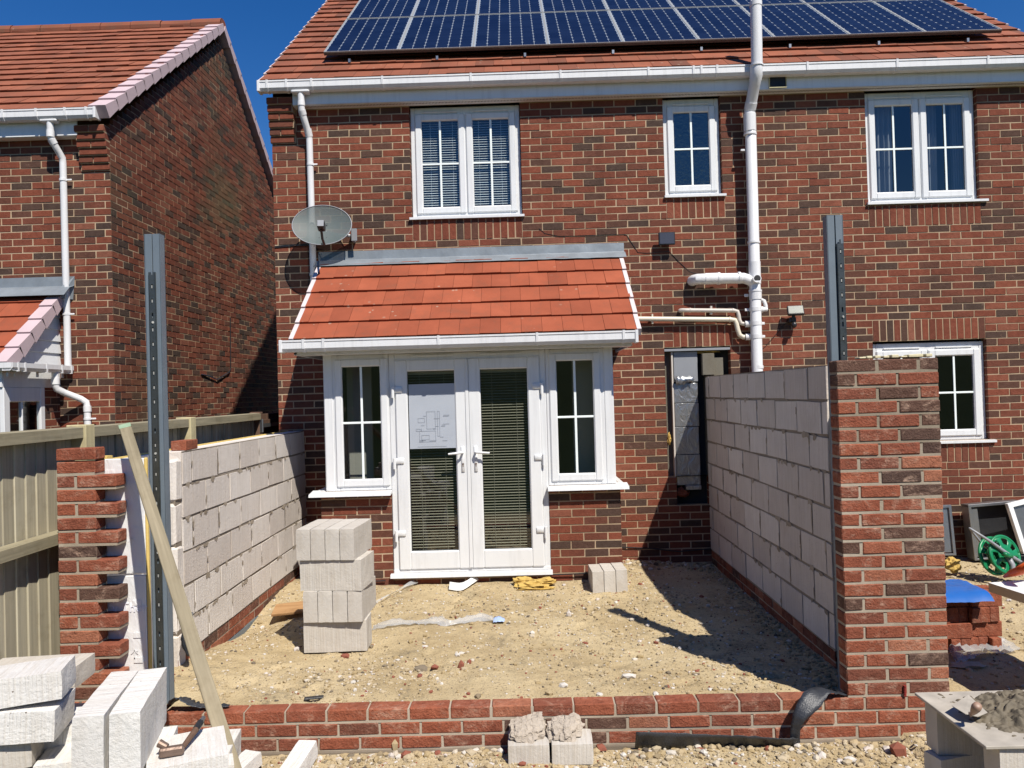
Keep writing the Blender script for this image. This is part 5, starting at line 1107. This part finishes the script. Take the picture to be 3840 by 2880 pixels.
stone(1265,1636,.024,.6,'tan pebble in front of the right half block', z=-.13, sq=(.8,.6,1.3), seed=16); stone(2125,1478,.040,.87,'white pebble on the gravel right of the pier', z=-.09, sq=(1,.7,.6), seed=17); stone(640,1402,.030,.87,'white stone left of the block stack in its shadow', seed=18)
def loose_brick(loc, rot, label, t, group=None, dims=(.215,.1025,.065), name='brick', seed=1):
    m = MB(); rr = random.Random(seed); m.box((-dims[0]/2,-dims[1]/2,0), (dims[0]/2,dims[1]/2,dims[2]), 0, t, None, .004); m.v = [tuple(c+rr.uniform(-.0012,.0012) for c in v) for v in m.v]
    o = m.build(name, M['brick_new'], loc=(0,0,0)); o.location = loc; o.rotation_euler = rot; return tag(o, label, 'brick', group)
loose_brick((-2.345,-2.70,1.478), (0,0,PI/2+.05), 'loose red brick lying on top of the left block wall', .75, seed=3)
loose_brick((-2.457,-3.748,1.503), (0,-.012,.02), 'loose red brick balanced on top of the toothed bricks', .55, seed=4)
m = MB(); m.tube([(2.025,YF-.006,.16), (2.028,YF-.010,.11)], .006, 8)
for i in range(6): m.tube([(2.025+.0005*i,YF-.008,.112+.01*i), (2.0255+.0005*i,YF-.008,.116+.01*i)], .0085, 8)
tag(m.build('wall_tie_screw', m_plain('red_screw', (.25,.03,.025), .5, .1), loc=(2.025,YF,.11)), 'small dark red screw stuck in the foot of the brick pier', 'screw')

# ------------------------------------------------------------------ yard on the right
ry = lambda x, y: (2004.6+x/3.84, 1065.7+y/3.84)
BX, BYY = 2.62, -2.60
SGB = 'red bricks stacked behind the pier'
for lay in range(4):
    z = -.06+lay*.104; lay_dir = lay % 2
    if lay_dir == 0:
        for i in range(9): loose_brick((BX+.02+.069*i+.004*lay, BYY+.012*((i*5+lay*3) % 4-1.5), z), (0,0,PI/2+.035*((i*7+lay) % 3-1)), f'{ORD[i]} end on red brick from the left in layer {("one","two","three","four")[lay]} of the brick stack', .3+.13*((i*3+lay) % 5), SGB, (.215,.065,.1025), seed=i)
    else:
        for i in range(3): loose_brick((BX+.09+.22*i, BYY-.07+.018*((i*2+lay) % 3-1), z), (0,0,.05*((i+lay) % 3-1)), f'{ORD[i]} lengthwise red brick from the left in front of layer {("one","two","three","four")[lay]} of the stack', .35+.2*i, SGB, (.213,.065,.1025), seed=i+3)
        for i in range(3): loose_brick((BX+.09+.22*i, BYY+.03+.01*i, z), (0,0,.01*i), f'{ORD[i]} lengthwise red brick from the left in the rear of layer {("one","two","three","four")[lay]} of the stack', .35+.2*i, SGB, (.213,.065,.1025), seed=i+6)
m = MB(); m.box((3.83,.19,3.72), (4.12,.26,3.80), 0, .5, None, .004); tag(m.build('storage_box', M['white_metal'], loc=(3.97,.22,3.72)), 'small white box on the sill inside the right upstairs window', 'box')
zt = -.06+4*.104+.004
bs = [(2.46,-2.80,zt-.02), (2.62,-2.78,zt+.012), (2.80,-2.78,zt+.006), (2.98,-2.76,zt+.01), (3.14,-2.74,zt+.0)]
m = MB(); n_ = 24; vs_ = []
for j in range(n_+1):
    for i in range(n_+1):
        x, y = 2.45+.68*i/n_, -2.80+.36*j/n_; ov = max(0, -2.72-y)/.08; z = zt+.010+.016*abs(nz(x,y,1,7))+.008*abs(nz(x,y,6,15))-.10*ov*ov*(.35+.9*max(0, .5-abs((x-2.58)/.13)))-.02*ov
        vs_.append(V((x, y-.02*ov, z)))
m.mesh(vs_, [(j*(n_+1)+i, j*(n_+1)+i+1, (j+1)*(n_+1)+i+1, (j+1)*(n_+1)+i) for j in range(n_) for i in range(n_)])
o = m.build('tarpaulin', M['sheet_blue'], loc=(2.8,-2.6,zt), smooth=True, fixn=False); tag(o, 'bright blue plastic sheet draped over the brick stack', 'tarpaulin')
loose_brick((2.72,-2.66,zt+.018), (0,0,-.95), 'orange red brick weighing down the blue plastic sheet', 1., None, seed=9)
# hose reel
hc = V((4.33,-.95,.20)); hr = thing('hose_reel', 'green plastic hose reel with a grey frame by the house wall on the right', 'hose reel', (4.33,-.95,0))
HN = V((.30,-.90,.30)).normalized(); HU = V((1,.33,0)); HU = (HU-HN*HU.dot(HN)).normalized(); HV = HN.cross(HU); HV = HV if HV.z > 0 else -HV
def ring_disc(mb, c, R0, R1, th, holes, hr_, n=48):
    # flange: rim, hub and spokes leave oval openings
    mb.tube([c+HU*R1*math.cos(2*PI*k/n)+HV*R1*math.sin(2*PI*k/n) for k in range(n+1)], .014, 8, caps=False)
    pts = []
    for side in (-1,1):
        for rad in (R0, R0+.25*(R1-R0)): pass
    vs_ = []; fs_ = []
    rads = [0, R0*.5, R0, R0+(R1-R0)*.30, R0+(R1-R0)*.55, R0+(R1-R0)*.80, R1]
    for rad in rads:
        for k in range(n): vs_.append(c+HU*rad*math.cos(2*PI*k/n)+HV*rad*math.sin(2*PI*k/n)+HN*(.012*math.sin(PI*rad/R1)))
    for r in range(len(rads)-1):
        for k in range(n):
            a = (k+.5)/n*holes % 1
            if r in (3,4) and .22 < a < .78: continue
            fs_.append((r*n+k, r*n+(k+1) % n, (r+1)*n+(k+1) % n, (r+1)*n+k))
    mb.mesh(vs_, fs_)
for k, off in enumerate((.055,-.055)):
    m = MB(); ring_disc(m, hc+HN*off, .055, .165, .01, 7, .03); o = m.build('flange', M['green'], hr, smooth=True, fixn=False); md = o.modifiers.new('s', 'SOLIDIFY'); md.thickness = .006
m = MB(); m.tube([hc-HN*.055, hc+HN*.055], .075, 20); m.build('drum', M['green'], hr, smooth=False)
m = MB(); pts_ = [hc+HU*(.092+.012*((k//22) % 2))*math.cos(2*PI*k/20)+HV*(.092+.012*((k//22) % 2))*math.sin(2*PI*k/20)+HN*(-.045+.0006*k) for k in range(140)]
e_ = pts_[-1]; pts_ += [e_+V((.08,-.05,-.10)), V((4.52,-1.15,.03)), V((4.75,-1.2,.02)), V((4.95,-1.05,.03)), V((5.1,-1.2,.02))]; m.tube(pts_, .0085, 6); m.build('hose', m_plain('hose_green', (.012,.10,.04), .4, .2, 8), hr, smooth=True)
m = MB(); q0, q1 = hc+HN*.10-HU*.36+HV*.26, hc+HN*.09+HU*.30-HV*.20
m.tube([q0, hc+HN*.09-HU*.15+HV*.12, hc+HN*.085, q1], [.010,.014,.020,.011], 8); m.tube([hc+HN*.07, hc+HN*.085-HV*.10+HU*.02, hc+HN*.09-HV*.19-HU*.02], [.03,.025,.016], 8); m.tube([q0+HV*.0, hc-HN*.10-HU*.05+HV*.12, hc-HN*.09+HU*.25-HV*.15], .010, 8); m.build('frame', M['grey_pl'], hr, smooth=True)
m = MB(); m.tube([hc+HN*.11+HU*.01-HV*.02, hc+HN*.125-HU*.10+HV*.0], [.022,.016], 10); m.tube([hc+HN*.125-HU*.095, hc+HN*.165-HU*.10], [.018,.02], 10); m.build('crank', M['green'], hr, smooth=True)
# metal units leaning on the wall
def frame_unit(name, x0, x1, z0, z1, y0, y1, tilt, label, mats, inner, zw=.03):
    t = thing(name, label, 'frame', ((x0+x1)/2, (y0+y1)/2, z0)); Mx = Matrix.Translation(V(((x0+x1)/2, y1, z0))) @ Euler((0, 0, 0)).to_matrix().to_4x4() @ Matrix.Rotation(tilt[1], 4, 'Y') @ Matrix.Rotation(tilt[0], 4, 'X')
    w2 = (x1-x0)/2; d = y1-y0; h = z1-z0; m = MB()
    for a, b in (((-w2,-d,0), (-w2+zw,0,h)), ((w2-zw,-d,0), (w2,0,h)), ((-w2,-d+.001,h-zw), (w2,-.001,h-.0005)), ((-w2,-d+.001,.0005), (w2,-.001,zw*.6))): m.box(a, b, 0, .5, Mx, .003)
    m.build('surround', mats[0], t); m = MB(); m.box((-w2+zw,-.02,zw), (w2-zw,-.012,h-zw), 0, .5, Mx); m.build('back_sheet', mats[1], t)
    if inner: m = MB(); m.box((-w2+zw*.9,-d+.02,zw), (-w2+zw+.07,-.03,h-zw*1.5), 0, .5, Mx, .003); m.build('side_sheet', M['zinc'], t)
    return t
frame_unit('metal_sheet', 4.22, 4.40, .02, .53, -.14, -.10, (-.12,.0), 'plain galvanised metal sheet leaning on the wall behind the hose reel', (M['zinc'], M['zinc']), False)
frame_unit('metal_casing', 4.52, 5.05, .0, .56, -.25, -.12, (-.05,-.06), 'black backed galvanised metal frame leaning on the house wall', (M['zinc'], M['black']), True)
frame_unit('metal_casing', 4.86, 5.5, .16, .66, -.47, -.42, (-.10,-.22), 'white metal frame leaning at the right edge beside the galvanised frame', (M['white_metal'], M['zinc']), False, .045)
m = MB(); m.box((3.855,-.11,.13), (3.915,-.05,.33), 0, .5, None, .006); m.box((3.85,-.115,.325), (3.925,-.045,.35), 0, .5, None, .004); m.box((3.86,-.105,.02), (3.91,-.055,.13)); tag(m.build('pipe_stub', M['pipe'], loc=(3.88,-.08,.02)), 'short white pipe stub at the wall left of the hose reel', 'pipe')
m = MB(); p = at_z(*ry(205,590), .07); vv, ff = blob((p.x, p.y, .07), (.075,.05,.07), 5, .3, 2, 3); m.mesh(vv, ff); tag(m.build('insulation_wool', M['wool'], loc=(p.x,p.y,.03)), 'yellow wool lump beside the pier left of the hose reel', 'insulation')
# slab bench on the right edge
TZ = .56
p0, p1, p2 = at_z(*ry(500,740),TZ), at_z(*ry(796,835),TZ), at_z(*ry(700,708),TZ)
m = MB(); a, b, c = V((p0.x,p0.y,TZ)), V((p1.x,p1.y,TZ)), V((p2.x,p2.y,TZ)); e = (b-a).normalized(); b = a+e*1.2; dd = V((-e.y,e.x,0))*.62; dd = dd if dd.y > 0 else -dd
top_ = [a, b, b+dd, a+dd]; m.mesh(top_+[q-V((0,0,.055)) for q in top_], [(0,1,2,3),(4,7,6,5)], 0); m.mesh(top_+[q-V((0,0,.055)) for q in top_], [(0,4,5,1),(1,5,6,2),(2,6,7,3),(3,7,4,0)], 1)
i0 = len(m.v)
tag(m.build('foam_slab', [M['ins_white'], M['ins_pale']], loc=tuple(a-V((0,0,.055)))), 'thick foam slab with a white face laid as a bench at the right edge', 'insulation')
q = a+e*.42+dd*.30
loose_block((.44,.1,.215), (q.x+.06,q.y-.08,TZ-.055-.216), (0,0,-.7), 'pale concrete block upright under the foam bench', None, 'block_loose', 1)
loose_block((.44,.215,.40), (q.x-.05,q.y-.06,-.115), (0,0,-.35), 'dark concrete block on the ground under the foam bench', None, 'block_dk', 0)
q2 = a+e*.95+dd*.3; loose_block((.44,.215,.62), (q2.x,q2.y,-.115), (0,0,-.5), 'tall block support under the far end of the foam bench', None, 'block_loose', 2)
m = MB(); w0, w1 = at_z(*ry(632,708),TZ+.005), at_z(*ry(765,640),TZ+.09); w2_ = at_z(*ry(840,640),TZ+.09)
m.tube([w0+V((0,0,.012)), w0+(w1-w0)*.5+V((0,0,.01)), w1, w1+(w1-w0)*.6], [.008,.022,.028,.03], 10); tv = thing('hand_tool', 'orange handled tool lying on the foam bench at the right edge', 'tool', tuple(w0)); m.build('handle', M['orange'], tv, smooth=True); m = MB(); m.tube([w1+V((.02,.03,.0)), w1+V((.22,.10,.05))], [.03,.045], 10); m.build('body', M['wood_brown'], tv, smooth=True)
pl = [at_z(*ry(x,y), -.055) for x, y in ((200,1400), (300,1350), (430,1330), (560,1310), (700,1300))]; sheet('plastic_sheet', 'grey translucent plastic sheet on the ground in front of the brick stack', 'plastic', [V((p.x, p.y, zg(p.x,p.y)+.03)) for p in pl], [(.03,.10,.01), (.03,.14,.02), (.02,.13,-.01), (.02,.13,.02), (.02,.12,0)], M['sheet_clear'], wob=.02)
p = at_z(*ry(340,1485), -.08); m = MB(); vv, ff = blob((p.x, p.y, zg(p.x,p.y)+.01), (.11,.05,.02), 9, .3, 1.6, 2); m.mesh(vv, ff); tag(m.build('concrete_rubble', M['concrete'], loc=(p.x,p.y,-.06)), 'flat pale concrete flake on the gravel right of the pier', 'rubble')

# ------------------------------------------------------------------ fence and gate between the houses
fn = thing('wooden_fence', 'weathered feather edge wooden fence between the two houses', 'fence', (-2.8,-2.2,0))
m = MB(); rr = random.Random(12); y = -5.6
while y < -.02:
    w_ = .102; tl = rr.uniform(-.012,.012); M4 = Matrix.Translation(V((-2.815+rr.uniform(-.003,.003), y+w_/2, 0))) @ Euler((rr.uniform(-.004,.004), 0, .07+rr.uniform(-.035,.035))).to_matrix().to_4x4(); m.box((-.012,-w_/2-.004,-.15), (.009,w_/2+.004,1.625+tl), 0, rr.uniform(.25,1), M4, .003); y += .0955
m.build('board_panel', M['wood'], fn)
for z, h in ((1.60,.07), (.99,.07)): m = MB(); m.mesh([V((-2.80,-5.6,z+h)), V((-2.73,-5.6,z+h-.006)), V((-2.73,-5.6,z)), V((-2.80,-5.6,z)), V((-2.80,-.03,z+h+.006)), V((-2.73,-.03,z+h)), V((-2.73,-.03,z+.006)), V((-2.80,-.03,z+.006))], [(0,1,2,3),(4,7,6,5),(0,4,5,1),(1,5,6,2),(2,6,7,3),(3,7,4,0)]); m.build('rail', M['wood_rail'], fn)
for y in (-4.72,-3.2,-1.70): m = MB(); m.box((-2.84,y-.05,-.2), (-2.715,y+.05,1.683), 0, 1., None, .004); m.build('post', M['wood_post'], fn)
m = MB(); m.box((-2.85,-.03,-.2), (-2.745,.07,1.685), 0, .7, None, .004); m.build('post', M['wood_brown'], fn)['label'] = 'brown gate post at the far end of the fence'
gt_ = thing('wooden_gate', 'dark timber gate with a galvanised strap hinge in the shaded passage', 'gate', (-2.80,.55,0))
m = MB(); y = .09
while y < 1.05: m.box((-2.815,y,.05), (-2.795,y+.118,1.66), 0, .5, None, .003); y += .12
m.box((-2.795,.09,1.50), (-2.755,1.05,1.60), 0, .4); m.box((-2.795,.09,.3), (-2.755,1.05,.4), 0, .4); m.build('board_panel', M['wood_brown'], gt_)
m = MB(); m.box((-2.748,.07,1.52), (-2.744,.62,1.56)); m.box((-2.744,-.03,1.47), (-2.740,.02,1.61)); m.tube([(-2.742,.045,1.47), (-2.742,.045,1.61)], .012, 8); m.build('strap_hinge', M['zinc'], gt_)

# ------------------------------------------------------------------ neighbouring house
NX = -4.28; NP = math.radians(37.3); NC, NS_ = math.cos(NP), math.sin(NP); NT = math.tan(NP); RY = 3.05
nb = thing('brick_house', 'neighbouring red brick house with a plain tiled gable roof on the left', 'house', (-6.6,3,0))
m = MB(); brick_field(m, (0,0,0), (1,0,0), (0,-1,0), -9.0, NX-.003, -.087, 63, seed=91, ph=.02, openings=[(-7.4,-4.92,-.2,2.2)])
for k in range(6):
    z = 4.74-.0755*(k+1); o_ = .125-.021*k; m.box((-4.58,-o_+.006,z-.004), (NX+.005,-.003,z+.0715), 1, .6)
    for a_, b_ in (((-4.585,-4.44), (-4.43,NX+.006)) if k % 2 == 0 else ((-4.57,NX+.006),)): m.box((a_,-o_-.004,z+.004), (b_,-.004,z+.066), 0, rc.uniform(.2,.9), None, .003)
m.build('wall', [M['brick'], M['mortar']], nb)
def gclip(z):
    if z < 4.72: return (0, 6.3)
    k = (z-4.72)/NT; return (k-.02, 6.15-k)
m = MB(); brick_field(m, (NX,0,0), (0,1,0), (1,0,0), 0, 6.3, -.087, 97, seed=92, ph=.11, clip=gclip); m.build('gable_wall', [M['brick_side'], M['mortar']], nb)
m = MB(); m.face([(-9,.05,-.1), (-9,6.2,-.1), (-9,6.2,4.7), (-9,.05,4.7)]); m.face([(-9,6.25,-.1), (NX-.02,6.25,-.1), (NX-.02,6.25,4.7), (-9,6.25,4.7)]); m.build('rear_wall', M['brick'], nb)
NE = V((-9.0,-.185,4.865)); NL = (RY+.185)/NC; m = MB(); tile_roof(m, NE, (1,0,0), (0,NC,NS_), (0,-NS_,NC), 9.0+NX+.05, NL, .247, .193, 95, .004)
zr_ = NE.z+(RY+.185)*NT; m.face([(-9,RY,zr_+.01), (NX+.05,RY,zr_+.01), (NX+.05,6.35,zr_-3.3*NT), (-9,6.35,zr_-3.3*NT)], 0, .5); nro = m.build('roof', M['tile_far'], nb)
m = MB(); x = NX+.075; rr = random.Random(2)
while x > -9: 
    a_, r0 = x-.44, .115+rr.uniform(-.003,.003); zz = zr_-.03+rr.uniform(-.004,.004)
    for k in range(8):
        t0, t1 = PI*(-.08+1.16*k/8), PI*(-.08+1.16*(k+1)/8); m.mesh([V((x-.006,RY-r0*math.cos(t0),zz+r0*math.sin(t0))), V((a_,RY-r0*math.cos(t0),zz+r0*math.sin(t0))), V((a_,RY-r0*math.cos(t1),zz+r0*math.sin(t1))), V((x-.006,RY-r0*math.cos(t1),zz+r0*math.sin(t1)))], [(0,1,2,3)], 0, .2+.5*((k*3) % 4)/6)
    x = a_
m.face([(NX+.074,RY-.115*math.cos(PI*k/10),zr_-.03+.115*math.sin(PI*k/10)) for k in range(11)], 0, .5); m.build('ridge_tile', M['tile'], nro)
m = MB()
def verge_caps(mb, E, cc, ss, ncap, gauge, xin, xout, drop, back=False):
    for r in range(ncap):
        s0, s1 = r*gauge-.012, (r+1)*gauge-.010; sg = -1 if back else 1
        P = lambda s_, o_: V((0, E.y+sg*(s_*cc-o_*ss), E.z+s_*ss+o_*cc)); q = [P(s0,.050), P(s1+.02,.030), P(s1,-drop+.022), P(s0,-drop)]
        mb.mesh([V((xin,p.y,p.z)) for p in q]+[V((xout,p.y,p.z)) for p in q], [(0,1,2,3),(4,7,6,5),(0,4,5,1),(1,5,6,2),(2,6,7,3),(3,7,4,0)])
verge_caps(m, NE, NC, NS_, 16, .252, NX-.10, NX+.085, .085); verge_caps(m, V((0,6.29,NE.z)), NC, NS_, 16, .252, NX-.10, NX+.085, .085, True); m.build('verge_cap', M['verge_pink'], nro)
m = MB(); m.box((-9,-.115,4.635), (-4.56,-.098,4.82)); m.box((-9,-.10,4.63), (-4.56,-.002,4.6345)); m.build('fascia', M['fascia'], nb)
gutter(nb, -9.0, -4.315, -.115, 4.88, [-5.27,-4.62,-4.40,-4.92])
m = MB(); m.box((-4.90,-.21,4.75), (-4.72,-.125,4.785), bev=.012); m.tube([(-4.805,-.17,4.77), (-4.805,-.17,4.62), (-4.80,-.155,4.57), (-4.77,-.09,4.47), (-4.758,-.05,4.42), (-4.755,-.045,4.36), (-4.745,-.045,2.215)], .034, 14)
for a_, b_ in (((-4.805,-.17,4.67), (-4.805,-.17,4.60)), ((-4.803,-.16,4.585), (-4.79,-.135,4.54)), ((-4.755,-.047,4.20), (-4.755,-.047,4.175)), ((-4.75,-.045,2.785), (-4.75,-.045,2.76))): m.tube([a_, b_], .039, 14)
for z in (4.187,2.77): m.box((-4.73,-.052,z-.009), (-4.665,-.042,z+.009), bev=.003)
smooth_angle(m.build('downpipe', M['pipe'], nb))
m = MB(); m.tube([(NX+.012,3.207,3.05), (NX+.014,3.20,2.95), (NX+.012,3.177,2.30), (NX+.02,3.1,2.24), (NX+.02,2.66,2.12), (NX+.02,2.4,2.16), (NX+.012,2.149,2.18)], .008, 6); tag(m.build('cable', M['black'], loc=(NX,2.8,2.4)), 'loose black cable hanging on the gable wall of the neighbouring house', 'cable')
nbay = thing('bay_extension', 'orange tiled lean to bay with white cladding on the neighbouring house at the left edge', 'bay', (-5.8,-.4,0))
T2 = math.atan2(.78,.90); c2, s2 = math.cos(T2), math.sin(T2); E2 = V((-7.3,-.93,2.205)); m = MB(); tile_roof(m, E2, (1,0,0), (0,c2,s2), (0,-s2,c2), 2.47, 1.16, .255, .193, 97, .002, .02); nr2 = m.build('roof', M['tile_new'], nbay)
m = MB(); verge_caps(m, E2, c2, s2, 5, .232, -4.90, -4.765, .085); m.build('verge_cap', M['verge_pink'], nr2)
m = MB(); rows = []
for i in range(21): x = -7.3+2.62*i/20; rows += [V((x,-.006,3.175)), V((x,-.012,3.075)), V((x,-.10,3.045+.003*nz(x,1,1,9))), V((x,-.20,2.955))]
m.mesh(rows, [(i*4+j,(i+1)*4+j,(i+1)*4+j+1,i*4+j+1) for i in range(20) for j in range(3)]); m.mesh([V((-4.68,-.006,3.175)), V((-4.70,-.006,2.93)), V((-4.77,-.12,2.93)), V((-4.77,-.10,3.05))], [(0,1,2,3)]); m.build('flashing', M['lead'], nbay, fixn=False)
m = MB()
for k in range(6):
    z0_, z1_ = 2.235+k*.125, 2.235+(k+1)*.125; ya = -.86+(z0_-2.2)/s2*c2; ya1 = -.86+(z1_-2.2)/s2*c2
    m.mesh([V((-4.84,ya,z0_)), V((-4.84,-.003,z0_)), V((-4.856,-.003,z1_)), V((-4.856,min(ya1,-.004),z1_))], [(0,1,2,3)]); m.mesh([V((-4.84,ya,z0_)), V((-4.84,-.003,z0_)), V((-4.86,-.003,z0_-.004)), V((-4.86,ya,z0_-.004))], [(0,1,2,3)])
m.box((-7.3,-.90,2.0), (-4.86,-.88,2.21)); m.box((-4.875,-.885,2.0), (-4.855,-.003,2.205)); m.build('cladding', M['upvc'], nbay, fixn=False)
m = MB(); yx = lambda y, x, z: V((x, y, z))
def gutter_y(mb, y0, y1, xb, zt, d=.10, h=.075):
    pr = [(xb,zt), (xb,zt-h), (xb+d-.025,zt-h), (xb+d,zt-h*.6), (xb+d,zt), (xb+d-.006,zt), (xb+d-.006,zt-h*.58), (xb+d-.03,zt-h+.006), (xb+.006,zt-h+.006), (xb+.006,zt)]; n_ = len(pr)
    mb.mesh([V((x,y0,z)) for x, z in pr]+[V((x,y1,z)) for x, z in pr], [(i,(i+1)%n_,n_+(i+1)%n_,n_+i) for i in range(n_)]+[tuple(range(n_)),tuple(range(n_,2*n_))])
gutter_y(m, -.98, -.02, -4.80, 2.225); m.extrude_x([(-.885,2.225), (-.885,2.15), (-.965,2.15), (-.985,2.175), (-.985,2.225), (-.975,2.225), (-.975,2.178), (-.96,2.157), (-.892,2.157), (-.892,2.225)], -7.3, -4.71); m.build('gutter', M['pipe'], nbay)
for y in (-.90,-.80,-.47,-.22,-.06): m = MB(); m.box((-4.803,y-.009,2.143), (-4.694,y+.009,2.15)); m.box((-4.70,y-.009,2.15), (-4.694,y+.009,2.232)); m.box((-4.80,y-.02,2.10), (-4.79,y+.009,2.15)); m.build('gutter_bracket', M['pipe'], nbay)
m = MB(); m.tube([(-4.75,-.26,2.15), (-4.75,-.26,2.03), (-4.745,-.25,1.985), (-4.70,-.18,1.94), (-4.60,-.075,1.875), (-4.56,-.05,1.84), (-4.552,-.045,1.79), (-4.548,-.045,.1)], .034, 14)
for a_, b_ in (((-4.75,-.26,2.10), (-4.75,-.26,2.03)), ((-4.551,-.045,1.80), (-4.55,-.045,1.74)), ((-4.55,-.045,1.675), (-4.55,-.045,1.655))): m.tube([a_, b_], .040, 14)
m.box((-4.53,-.052,1.656), (-4.46,-.042,1.674), bev=.003); smooth_angle(m.build('downpipe', M['pipe'], nbay))
m = MB()
for a_, b_ in (((-4.90,-.885,1.0), (-4.853,-.80,2.0)), ((-4.90,-.34,1.0), (-4.853,-.27,2.0)), ((-4.899,-.80,1.86), (-4.854,-.34,1.999)), ((-4.899,-.80,1.0), (-4.854,-.34,1.07)), ((-4.898,-.62,1.0), (-4.86,-.60,1.9))): m.box(a_, b_, 0, .5, None, .006)
nw = m.build('window', M['upvc'], nbay); m = MB(); m.face([(-4.878,-.80,1.06), (-4.878,-.34,1.06), (-4.878,-.34,1.87), (-4.878,-.80,1.87)]); m.build('pane', M['glass'], nw)
m = MB(); brick_field(m, (-4.87,-.88,0), (0,1,0), (1,0,0), 0, .88, -.02, 14, seed=98); m.box((-4.93,-.275,1.0), (-4.868,-.003,2.0), 0, .5); brick_field(m, (-4.865,-.275,0), (0,1,0), (1,0,0), 0, .272, 1.0, 13, seed=99); m.build('wall', [M['brick'], M['mortar']], nbay)
m = MB(); m.box((-7.3,-.885,-.1), (-4.90,-.87,2.0)); m.face([(-7.2,.9,0), (-4.9,.9,0), (-4.9,.9,2.2), (-7.2,.9,2.2)]); m.build('room_interior', M['dark'], nbay)
